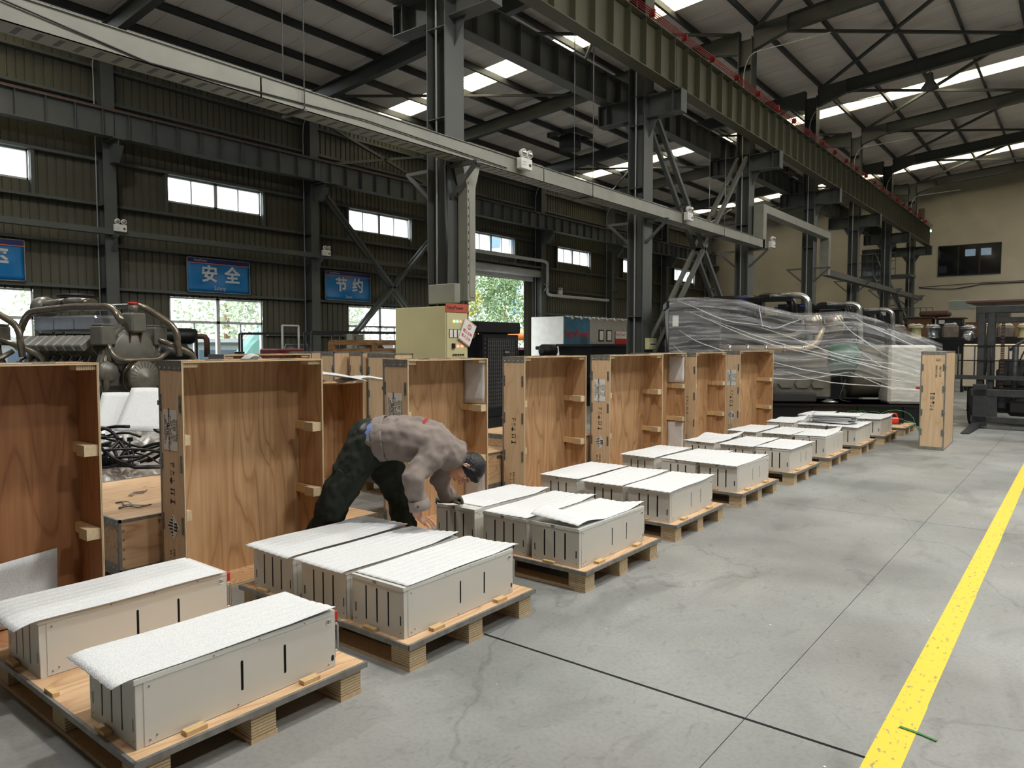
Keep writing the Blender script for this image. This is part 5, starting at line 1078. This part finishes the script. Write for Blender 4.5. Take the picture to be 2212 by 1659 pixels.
# ---- office booth by the door
t = thing('office_booth', 'low white and blue exhibition booth against the cladding wall past the roller door', 'booth', (-16.6, 24.3, 0))
bx('end_wall', 'white', -1.6, 0, 0, .06, 0, 2.75, t); fp = bx('front_wall', mat('booth_print', S(170, 166, 160), .6), -.06, 0, .06, 6.4, 0, 2.75, t); bx('blue_print', mat('booth_blue', S(70, 124, 150), .5, c2=S(58, 108, 136)), 0, .006, .06, 2.0, 0, 2.75, fp)
text('VeryPower', .42, 'inkred', fp, MX((.014, .98, 2.05), (0, 1, 0), (0, 0, 1)), 'booth_lettering', shear=.25, off=.006)
for k, (y, z, c) in enumerate(((.6, 1.3, S(84, 140, 164)), (1.3, 1.3, S(54, 98, 124)), (.95, .7, S(48, 88, 120)), (1.55, 1.75, S(52, 92, 112)))): B().prism([(y+.3*math.cos(a*math.pi/3), z+.33*math.sin(a*math.pi/3)) for a in range(6)], .006, .010, 0).build('hexagon_print', mat('hexagon_%d' % k, c, .6), fp)
for y in (2.7, 3.35): f = bx('framed_certificate', 'ink', .0, .03, y, y+.42, 1.75, 2.25, fp); bx('certificate', 'white', .03, .034, y+.05, y+.37, 1.8, 2.2, f)
rb = bx('red_board', 'red', .0, .03, 4.1, 5.1, 1.6, 2.2, fp); bx('white_board', 'white', .03, .034, 4.1, 5.1, 1.88, 2.2, rb); text('VeryPower', .2, 'inkred', rb, MX((.036, 4.55, 2.06), (0, 1, 0), (0, 0, 1)), 'board_lettering')
bx('lit_door', 'white', .0, .02, 4.3, 5.0, .2, 1.4, fp)
for k in range(9): B().lathe([(.03, 0), (.06, .12), (.05, .14)], (.06, .5+k*.68, 2.78), (.6, 0, -1), 10).build('spot_lamp', 'white', t); bx('cornice', 'white', -.1, .04, .3+k*.68, .48+k*.68, 2.72, 2.78, t)
t = thing('low_black_container', 'long low black steel tank bed between the booth and the open crates', 'container', (-9.6, 15.5, 0)); B().prism([(0, .6), (5.6, .6), (5.8, 1.58), (-.2, 1.58)], -1.0, 0, 0).build('tank_bed', 'blackpaint', t); bx('rim', 'black', -1.05, .05, -.25, 5.85, 1.56, 1.62, t); 
for y in (.6, 4.6): bx('support_leg', 'blackpaint', -.8, -.2, y, y+.3, 0, .62, t)
# ---- film-wrapped generator set
gs = thing('wrapped_generator', 'long generator set on a black base, wrapped in clear plastic film', 'generator', (-6.80, 13.80, 0), R(29.5))
bx('base_frame', 'blackpaint', 0, 5.15, -.05, 1.4, 0, .42, gs, .01); bx('base_flange', 'blackpaint', 0, 5.2, -.1, 1.45, .38, .42, gs)
for k in range(6): bx('base_rib', 'blackpaint', .3+k*.85, .33+k*.85, -.09, -.05, .02, .38, gs)
rd = bx('radiator', mat('radiator_paint', S(30, 32, 34), .4, c2=S(26, 28, 30)), .0, 1.02, 0, 1.35, .42, 2.42, gs, .01); bx('radiator_hood', 'blackpaint', -.05, 1.1, -.04, 1.39, 2.36, 2.5, gs, .01)
bx('radiator_seam', 'dark', .5, .507, -.006, 0, .5, 2.3, rd); bx('radiator_seam', 'dark', .02, 1.0, -.006, 0, 1.5, 1.507, rd); bx('paper_note', 'white', .08, .2, -.008, -.002, 1.98, 2.2, rd)
r = B()
for k in range(26): r.lathe([(.01, 0), (.007, .006)], (.03+k*.038, -.001, 2.32), (0, -1, 0), 6)
r.build('rivet_row', 'steel', gs)
bx('engine_block', 'engine', 1.2, 3.3, .35, 1.35, .5, 1.1, gs, .04); bx('valve_block', 'engine', 1.15, 3.2, .2, 1.5, 1.1, 1.5, gs, .05)
for k in range(6):
    c = B().prism([(1.35+k*.32, .72), (1.55+k*.32, .72), (1.6+k*.32, .8), (1.55+k*.32, .88), (1.35+k*.32, .88), (1.3+k*.32, .8)], .3, .35, 1); c.build('side_cover', 'engine', gs)
sp_ = bx('oil_sump', mat('sump_paint', S(70, 70, 70), .3, .2), 1.15, 3.0, .25, 1.45, .42, .62, gs, .03)
B().tube(rnd([(1.0, .12, 1.52), (2.7, .12, 1.52), (2.95, .15, 1.62), (3.05, .2, 1.95)], .2), .075, 14).build('exhaust_manifold', mat('warm_pipe', S(176, 160, 134), .35, .4), gs)
for k in range(5): B().cyl((1.2+k*.36, .12, 1.52), (1.26+k*.36, .12, 1.52), .092, 14).build('pipe_clamp', 'chrome', gs)
B().tube(rnd([(1.1, .4, 1.75), (2.6, .4, 1.75), (2.9, .45, 2.0)], .2), .085, 14).build('charge_pipe', 'engine', gs)
for a, y in ((2.85, .25), (3.3, .4)): B().lathe([(.14, 0), (.19, .05), (.17, .3), (.08, .42)], (a, y, 2.2), (.25, -.1, -1), 20).build('turbo_housing', 'pipe', gs)
B().lathe([(.3, 0), (.34, .05), (.34, .5), (.26, .6)], (3.25, .55, 1.3), (1, 0, 0), 24).build('flywheel_housing', mat('green_housing', S(52, 96, 84), .4), gs)
B().lathe([(.3, 0), (.55, .05), (.55, 1.2), (.45, 1.3)], (3.7, .8, 1.05), (1, 0, 0), 28).build('alternator', 'engine', gs)
for a in (3.25, 4.55):
    B().lathe([(.16, 0), (.16, .02), (.06, .06)], (a, .25, .43), (0, 0, 1), 18).build('vibration_mount', 'chrome', gs); B().tube(rnd([(a+.25, .1, .9), (a+.1, 0, .5), (a+.35, .02, .46)], .1), .012, 6).build('hose', 'black', gs)
wc = bx('wrapped_cabinet', 'filmw', 4.25, 5.12, -.1, .5, .44, 1.6, gs, .05); wc.data.materials[0] = mat('white_wrapped_cabinet', S(206, 206, 198), .3, c2=S(176, 176, 170), scale=3, sv=(1, 1, 5), bump=.9, bscale=5, dist=1.5); bx('red_mark', 'red', 4.75, 4.9, -.104, -.1, .72, .78, wc)
# film: front sheet and top sheet over the silhouette
top = [(0, 2.53), (.4, 2.56), (1.15, 2.52), (1.5, 2.48), (1.9, 2.36), (2.5, 2.22), (3.0, 2.2), (3.3, 2.24), (3.6, 2.22), (4.0, 2.1), (4.5, 1.9), (5.05, 1.68), (5.2, 1.62)]
bot = [(0, .9), (1.0, .95), (2.2, .82), (2.9, .9), (3.4, 1.0), (3.7, 1.0), (4.3, .8), (5.0, .56), (5.2, .5)]
def ip(T, x):
    for (a, c), (e, f) in zip(T, T[1:]):
        if x <= e: return c+(f-c)*(x-a)/(e-a)
    return T[-1][1]
rs = random.Random(2); P = []
for i in range(90):
    x = 5.22*i/89; row = []; zt_, zb_ = ip(top, x), ip(bot, x)
    for j in range(44):
        v = j/43; z = zb_+(zt_-zb_)*v; ph = 26*v-2.1*x-3*math.sin(x*.8+v*2); w_ = .022*math.sin(ph)+.014*math.sin(2.3*ph+x*2)+.01*math.sin(5*v+7*x)
        if x < 1.1: w_ *= .5
        if x > 4.2: w_ = w_*.6-.06
        row.append((x, -.13-.05*math.sin(v*3.1)-w_, z))
    P.append(row)
B().grid(P).build('front_film', 'film', gs)
P = []
for i in range(60):
    x = 5.22*i/59; row = []
    for j in range(20):
        v = j/19; row.append((x, -.13+1.55*v, ip(top, x)+.05*math.sin(v*3.1)+.018*math.sin(x*9+v*5)*math.sin(v*8)))
    P.append(row)
B().grid(P).build('top_film', 'film', gs)
cr_ = B()
for k, (a, c) in enumerate([((.15, 2.5), (2.0, 1.95)), ((.4, 2.25), (3.6, 1.2)), ((.8, 2.1), (4.9, 1.0)), ((.2, 1.9), (1.6, 1.35)), ((.1, 1.6), (1.0, 1.1)), ((1.75, 2.4), (1.85, 1.95)), ((1.8, 1.95), (4.6, 1.15)), ((1.2, 1.45), (4.9, .85)), ((2.1, 1.1), (4.9, .75)), ((3.2, 2.2), (4.2, 1.4)), ((3.5, 2.2), (5.0, 1.5)), ((2.6, 2.15), (1.8, 1.98)), ((1.3, 1.0), (3.5, 1.05)), ((3.5, 1.05), (5.0, .7)), ((3.6, 1.5), (4.9, .95)), ((2.8, 1.6), (4.3, 1.1))]):
    pts = []
    for i in range(9):
        u = i/8; pts.append((a[0]+(c[0]-a[0])*u, -.215-.02*math.sin(u*6+k)+(-.07 if a[0]+(c[0]-a[0])*u > 4.2 else 0), a[1]+(c[1]-a[1])*u-.1*math.sin(u*3.14)+.02*math.sin(u*9+k)))
    q = B(); q.tube(pts, [.004+.007*math.sin(3.14*i/8) for i in range(9)], 6); q.build('twisted_crease', 'filmw', gs)
# ---- black gensets with silver exhaust bends behind
for k, (x, y, lb) in enumerate(((-6.15, 17.95, 'nearest'), (-6.1, 22.6, 'middle'), (-6.1, 27.0, 'farthest'))):
    t = thing('tall_generator', 'tall black generator with a silver exhaust bend, %s of three behind the wrapped one' % lb, 'generator', (x, y, 0), R(8), 'tall black generators')
    bx('base_frame', 'blackpaint', -1.2, 1.0, -.6, .6, 0, .5, t); bx('engine_block', 'blackpaint', -1.1, .8, -.5, .5, .5, 2.3, t, .06); bx('top_cover', 'blackpaint', -1.3, -.2, -.55, .55, 2.3, 2.8, t, .06); bx('top_rail', 'blackpaint', -1.35, .6, -.58, -.5, 2.62, 2.72, t)
    B().tube(rnd([(-.2, -.35, 2.4), (-.2, -.35, 2.74), (.55, -.35, 2.74), (.62, -.35, 2.2)], .2), .1, 14).build('black_pipe', 'blackpaint', t)
    B().tube(rnd([(.1, -.5, 2.76), (.95, -.5, 2.76), (1.0, -.5, 1.6)], .25, 6), .075, 16).build('exhaust_bend', 'chrome', t)
    r = B()
    for i in range(30): r.lathe([(.014, 0), (.01, .01)], (-1.2+random.random()*1.8, -.56, 2.3+random.random()*.35), (0, -1, 0), 6)
    r.build('bolts', 'steel', t); t.children[-1]['kind'] = 'stuff'
    if k < 2: bx('blue_plate', mat('blue_plate_%d' % k, S(40, 60, 170), .4), -.62, -.38, -.56, -.55, 2.68, 2.76, t)
# ---- stair and landing by the end wall
t = thing('steel_stair', 'dark steel stair with landings and cage railings before the end wall', 'stairs', (-8.9, 41.2, 0)); bx('upper_landing', 'steelpaint', -.9, 1.9, -.5, .9, 5.0, 5.12, t); bx('lower_landing', 'steelpaint', 1.6, 3.6, -4.6, -3.0, 2.0, 2.14, t)
for x in (-.03, 1.0): B().beam((.2+x*.6, -.5, 5.05), (1.9+x*.6, -3.2, 2.1), .06, .28).build('stringer', 'steelpaint', t)
for k in range(9): B().beam((.2+k*.19, -.6-k*.3, 4.8-k*.32), (.85+k*.19, -.6-k*.3, 4.8-k*.32), .26, .03).build('tread', 'steelpaint', t)
for nm, z, x0, x1, y in (('upper_railing', 5.12, -.9, 1.2, -.5), ('lower_railing', 2.14, 1.6, 3.5, -4.6)):
    q = B()
    for k in range(9): q.cyl((x0+(x1-x0)*k/8, y, z), (x0+(x1-x0)*k/8, y, z+1.1), .02, 5)
    for h_ in (.3, .7, 1.1): q.cyl((x0, y, z+h_), (x1, y, z+h_), .02, 5)
    q.build(nm, 'steelpaint', t)
B().beam((.3, -.6, 6.2), (1.9, -3.2, 3.2), .04, .04).build('handrail', 'steelpaint', t); B().beam((-.8, -.4, 4.2), (-.2, -.4, 2.4), .08, .08).build('raking_strut', 'steelpaint', t)
for x, y in ((-.8, .7), (1.8, .7), (1.7, -3.1), (3.4, -4.5)): bx('leg', 'steelpaint', x-.05, x+.05, y-.05, y+.05, 0, 5.0 if y > 0 else 2.0, t)
# ---- storage shelf with wrapped parts
t = thing('long_rack', 'long dark steel rack before the beige end wall', 'rack', (-6.6, 28.8, 0))
bx('top_shelf', 'blackpaint', 0, 6.6, 0, 1.0, 1.70, 1.82, t); bx('fascia', 'blackpaint', 0, 6.6, -.03, 0, 1.3, 1.72, t)
for k in range(5): bx('upright', 'blackpaint', k*1.62, k*1.62+.1, 0, .1, 0, 1.7, t); bx('upright', 'blackpaint', k*1.62, k*1.62+.1, .9, 1.0, 0, 1.7, t)
rs = random.Random(9)
for k in range(11):
    x = -6.4+k*.53; t = thing('wrapped_part', 'film-wrapped pale machine part on the long rack, %s from the stair side' % (NTH[k] if k else 'first'), 'packed part', (x, 29.2, 1.82), rs.uniform(-.2, .2), 'wrapped parts on the long rack'); h_ = rs.uniform(.36, .46)
    if k % 3 == 2: bx('part_body', mat('wrapped_brown_%d' % k, S(120, 108, 96), .35, c2=S(88, 80, 72), scale=6, bump=.8, bscale=9), -.24, .24, -.25, .25, 0, h_, t, .05)
    else: B().lathe([(.21, 0), (.21, h_*.12), (.17, h_*.14), (.17, h_*.82), (.23, h_*.86), (.23, h_)], (0, 0, 0), n=16).build('part_body', ['alu', 'cream'][k % 2], t)
    P = [[((i/6-.5)*.4, (j/6-.5)*.4, h_+.02+rs.uniform(0, .09)*(1 if 0 < i < 6 and 0 < j < 6 else .1)) for j in range(7)] for i in range(7)]; B().grid(P).build('film_cap', 'filmw', t)
for k, (x, z, w_, h_, c, lb) in enumerate(((-8.2, 1.9, .9, .55, 'black', 'lower black plastic bin by the last column'), (-8.2, 2.49, .9, .5, 'black', 'upper black plastic bin by the last column'), (-7.0, 1.9, 1.0, .55, 'black', 'lower black bin next to the last column, paper tag on it'), (-7.0, 2.49, .8, .55, 'black', 'upper black bin on an orange board'), (-5.9, 1.9, .9, .8, 'box', 'brown cardboard box on the back rack'), (-4.85, 1.9, .9, .75, 'black', 'black bin beside the brown cardboard box'))):
    t = thing('storage_bin', lb, 'box', (x, 33.8, z), 0, 'bins on the back rack'); bx('bin_body', 'black' if c == 'black' else mat('cardboard', S(108, 78, 54), .8), 0, w_, 0, .8, 0, h_, t, .02)
    if c == 'black': bx('paper_tag', 'white', .1, .3, -.006, 0, h_-.2, h_-.05, t)
    bx('shelf_board', 'rust', -.1, w_+.1, -.1, .9, h_, h_+.04, t)
bx('machine_bundle', 'rust', -5.5, -4.4, 33.9, 34.6, 2.745, 2.98, None, .08); tag(bpy.data.objects['machine_bundle'], 'dark brown wrapped machine lying on the highest bin', 'machine')
t = thing('back_rack', 'dark rack carrying black bins and boxes near the end wall', 'rack', (-8.5, 33.6, 0)); bx('shelf', 'blackpaint', 0, 8.5, 0, 1.2, 1.8, 1.9, t)
for k in range(6): bx('upright', 'blackpaint', k*1.65, k*1.65+.1, 0, .1, 0, 1.8, t)
t = thing('wood_panel', 'narrow upright brown wood panel by the stair cage', 'panel', (-8.55, 33.2, 0)); bx('panel_board', 'oldwood', 0, .4, 0, .1, 0, 3.2, t)
for k, (x, z, w_, c, lb) in enumerate(((-3.85, 2.5, .9, S(100, 62, 48), 'brown box seen through the forklift mast'), (-2.8, 2.5, .8, S(134, 104, 70), 'tan box seen through the forklift mast'), (-3.5, 3.105, 1.1, S(70, 64, 60), 'dark crate high behind the forklift mast'))): 
    o = bx('cardboard_box', mat('carton_%d' % k, c, .8), x, x+w_, 33.9, 34.6, z-.6, z+.0, None, .01); tag(o, lb, 'box', None)
t = thing('control_console', 'beige machine control panel with red button behind the lone crate', 'electrical box', (-2.35, 20.5, 0)); bx('panel_shell', mat('beige_panel', S(206, 192, 170), .5), 0, 1.3, 0, .4, .6, 1.62, t, .02); bx('meter', 'black', .32, .42, -.01, 0, 1.3, 1.42, t); B().lathe([(.05, 0), (.045, .03), (0, .035)], (.37, 0, 1.12), (0, -1, 0), 14).build('red_button', 'red', t); bx('panel_stand', 'blackpaint', .1, 1.2, .05, .35, 0, .6, t)
# ---- forklift
fk = thing('forklift', 'worn dark grey forklift facing the camera at the end of the aisle', 'forklift', (-1.68, 16.55, 0), R(-2))
for x in (.08, .24, 1.62, 1.78): bx('mast_rail', 'fork', x-.055, x+.055, -.09, .09, .12, 2.32, fk, .005)
bx('mast_crosshead', 'fork', 0, 1.88, -.1, .1, 2.2, 2.34, fk, .01); bx('mast_crosshead', 'fork', .1, 1.78, -.06, .1, 2.02, 2.12, fk, .01)
for x in (.42, 1.46):
    for k in range(44): bx('chain_link', 'black' if k % 2 else 'rust', x-.03, x+.03, -.02, .02, .6+k*.033, .624+k*.033, fk)
B().cyl((.62, .02, .4), (.62, .02, 1.6), .05, 12).build('lift_cylinder', 'fork', fk)
for z, h_ in ((.62, .14), (.12, .12)): bx('carriage_bar', 'fork', -.05, 1.92, -.16, -.1, z, z+h_, fk, .01)
bx('carriage_plate', 'fork', .05, .38, -.15, -.1, .2, .68, fk); bx('carriage_plate', 'fork', 1.45, 1.8, -.15, -.1, .2, .68, fk)
q = [bx('axle_hub', 'black', .5, 1.35, -.08, .1, .26, .58, fk, .08)]
for k in range(9): B().cyl((-.28+k*.27, -.12, 1.0 if k else .98), (-.28+k*.27, -.12, 1.58), .012, 6).build('guard_bar', 'black', fk)
for z in (1.58, 1.3): B().cyl((-.28, -.12, z), (1.9, -.12, z), .012, 6).build('guard_rail', 'black', fk)
bx('backrest_rail', 'fork', -.32, 1.95, -.15, -.1, .94, 1.02, fk)
for x in (-.02, 1.32):
    B().box(x, x+.24, -.16, -.1, .05, .85).build('fork_shank', 'fork', fk, .01); B().prism([(-.1, .05), (-.16, .03), (-1.35, .01), (-1.35, .02), (-.16, .10), (-.1, .2)], x, x+.13, 0).build('fork_blade', 'fork', fk)
for x in (-.12, 1.75): B().lathe([(.14, 0), (.36, .03), (.38, .1), (.38, .2), (.34, .26)], (x-.05, .45, .38), (1, 0, 0), 28).build('tyre', 'black', fk)
bx('truck_body', 'fork', .25, 1.6, .6, 2.3, .3, 1.15, fk, .06); bx('dash_panel', 'fork', .3, 1.55, .55, .62, .8, 1.32, fk, .02)
for k in range(3): B().lathe([(.02, 0), (.01, .01)], (.62+k*.22, .54, 1.2), (0, -1, 0), 8).build('bolt', 'chrome', fk)
for x in (.0, 1.75): B().beam((x+.02, .75, .95), (x+.12, 1.05, 2.4), .07, .07).build('guard_post', 'fork', fk)
rf = bx('overhead_guard', 'rust', -.25, 2.15, .3, 2.2, 2.42, 2.47, fk, .01)
for x in (-.18, 1.98): B().lathe([(.03, -.1), (.09, -.07), (.1, .0), (.09, .02), (.0, .03)], (x, .35, 1.78), (0, -1, 0), 16).build('head_lamp', 'chrome', fk)
B().tube(rnd([(.5, .3, 1.5), (.8, .2, 1.75), (1.1, .3, 1.82)], .1), .03, 8).build('hydraulic_pipe', 'chrome', fk)
for k in range(4): B().tube(rnd([(.6+k*.15, .1, 1.0), (.75+k*.12, .0, 1.5), (1.0+k*.1, .1, 1.9)], .2), .014, 6).build('hydraulic_hose', 'black', fk)
# ---- red tool and straps on the last pallet
t = thing('strapping_tool', 'orange-red strapping tool lying on the farthest pallet', 'tool', (-2.78, 14.75, .141), R(30)); bx('tool_body', 'orangered', -.16, .12, -.05, .05, .02, .13, t, .02); bx('tool_head', 'black', .1, .2, -.04, .04, .02, .11, t, .01); B().tube(rnd([(-.14, 0, .12), (-.1, 0, .2), (.08, 0, .2), (.1, 0, .12)], .04), .014, 8).build('tool_handle', 'orangered', t); bx('steel_foot', 'steel', -.14, .14, -.05, .05, 0, .02, t)
t = thing('strap_coil', 'loose loops of green strapping behind the last grey modules', 'strap', (-3.2, 15.5, 0)); rs = random.Random(4)
for k in range(6):
    r_ = .18+.05*rs.random(); c = rs.uniform(-.5, .5); B().tube([(c+r_*1.5*math.cos(a), .1*k-.1+.1*math.sin(a), max(0.01, .10+r_*math.sin(a))) for a in [i*math.pi/8 for i in range(15)]], .008, 5).build('strap_loop', 'green', t)
B().tube([(.45, -.3, .2), (.7, -.3, .15), (.78, -.3, .05), (.8, -.3, .012)], .012, 5).build('strap_tail', 'green', t)
t = B().beam((-.565, 3.33, .0045), (-.49, 3.32, .0045), .016, .002).beam((-.49, 3.32, .0045), (-.425, 3.30, .004), .013, .002).build('tape_strip', 'green'); tag(t, 'short strip of green strapping lying across the yellow aisle line', 'strap')
rs = random.Random(8); dbg = B()
for k in range(90): x, y = rs.uniform(-2.2, 1.5), rs.uniform(1.2, 11); dbg.box(x, x+rs.uniform(.003, .012), y, y+rs.uniform(.003, .01), 0, .003)
tag(dbg.build('floor_debris', 'white'), 'scattered tiny white chips on the concrete floor', 'debris', kind='stuff')
# ================================================================ OUTSIDE
struct(bx('ground', mat('yard_concrete', S(112, 111, 106), .8), -90, WX-.26, -30, 90, -.2, -.05))
def tree(x, y, h, r, c1, c2, lb, seed):
    rs = random.Random(seed); t = thing('tree', lb, 'tree', (x, y, -.05), 0, 'trees outside the roller door'); B().tube([(0, 0, 0), (.1, .05, h*.3), (0, .1, h*.6)], [.22, .16, .08], 8).build('trunk', 'oldwood', t)
    b = B(); cl = [(rs.uniform(-.6, .6)*r, rs.uniform(-.7, .7)*r, h*.35+rs.uniform(0, .55)*h, rs.uniform(.35, .6)*r) for _ in range(14)]+[(0, 0, h*.85, .45*r)]
    for i in range(5200):
        cx, cy, cz, cr_ = rs.choice(cl); a, e = rs.uniform(0, 6.283), math.asin(rs.uniform(-1, 1)); q = cr_*(rs.uniform(.55, 1)**.4); p = Vector((cx+q*math.cos(a)*math.cos(e), cy+q*math.sin(a)*math.cos(e), cz+q*math.sin(e)*.9))
        u = Vector((rs.uniform(-1, 1), rs.uniform(-1, 1), rs.uniform(-1, 1))).normalized()*.13; w_ = u.cross(Vector((rs.uniform(-1, 1), rs.uniform(-1, 1), rs.uniform(-1, 1)))).normalized()*.07
        b._add([p-u, p+w_, p+u, p-w_], [(0, 1, 2, 3)])
    m = mat('leaves_%d' % seed, c1, .6, c2=c2, scale=1.2); b.build('foliage', m, t); t.children[-1]['kind'] = 'stuff'
tree(-32, 32.5, 7.6, 2.6, S(150, 150, 66), S(120, 128, 52), 'yellow-green tree outside the roller door', 21); tree(-34, 42, 8.0, 3.0, S(104, 130, 84), S(82, 108, 66), 'full green tree at the far side of the roller door view', 22); tree(-44, 50, 9.5, 4, S(120, 134, 110), S(96, 112, 88), 'pale tree far behind the yellow-green one', 23)
tree(-31, 18, 6.0, 3.2, S(206, 214, 190), S(186, 198, 170), 'green tree outside the first wall window, haze painted into its leaves', 24); tree(-33, 26, 6, 3, S(214, 220, 200), S(196, 206, 182), 'green tree outside the braced wall window, haze painted into its leaves', 25); tree(-31.5, 11.5, 6, 3, S(206, 214, 190), S(186, 198, 170), 'green tree outside the nearest wall window, haze painted into its leaves', 26)  # leaf colours lightened to paint in the overexposed haze behind the windows
t = thing('far_building', 'white office tower with blue windows beyond the trees', 'building', (-72, 92, 0)); bx('wall', mat('white_tower', S(150, 154, 160), .8), -6, 6, 0, 8, 0, 26, t)
for k in range(6):
    for j in range(3): bx('window', mat('blue_tower_glass_%d' % (k*3+j), S(70, 100, 140), .3), -5+j*3.6, -3+j*3.6, -.1, 0, 3+k*3.6, 5.2+k*3.6, t)
t = thing('low_building', 'long white low building outside the wall windows', 'building', (-27, 4, 0)); bx('wall', mat('white_render', S(150, 152, 152), .8), -1, 0, 0, 26, 0, 1.7, t); bx('roof_edge', 'white_frame', -1.1, .1, 0, 26, 1.7, 1.85, t)
for k in range(8): bx('window', mat('shop_glass_%d' % k, S(90, 104, 120), .3), 0, .03, 1+k*3.2, 3+k*3.2, .6, 1.4, t)
t = thing('tarpaulin_mound', 'mound under a pale green tarpaulin outside the first wall window', 'tarpaulin', (-23, 15.3, -.05)); P = [[((i/14-.5)*2.6, (j/14-.5)*4.2, 2.5*max(0, math.cos((i/14-.5)*3.1))*max(0, math.cos((j/14-.5)*3.1))**.8+.04*math.sin(i*2+j)) for j in range(15)] for i in range(15)]; B().grid(P, smooth=False).build('tarpaulin', mat('green_tarpaulin', S(84, 130, 118), .6), t)
t = thing('yard_canopy', 'orange canopy beside a pink barrier outside the roller door', 'canopy', (-25.5, 31.5, -.05)); B().lathe([(2.0, 1.9), (1.4, 2.35), (.1, 2.75)], (0, 0, 0), n=10).build('canopy_cloth', mat('orange_cloth', S(176, 92, 24), .7), t); B().cyl((0, 0, 0), (0, 0, 2.7), .04, 8).build('canopy_pole', 'steel', t); bx('barrier_panel', mat('pink_barrier', S(150, 70, 100), .6), .6, .7, -2.5, 2.5, .2, 1.5, t)
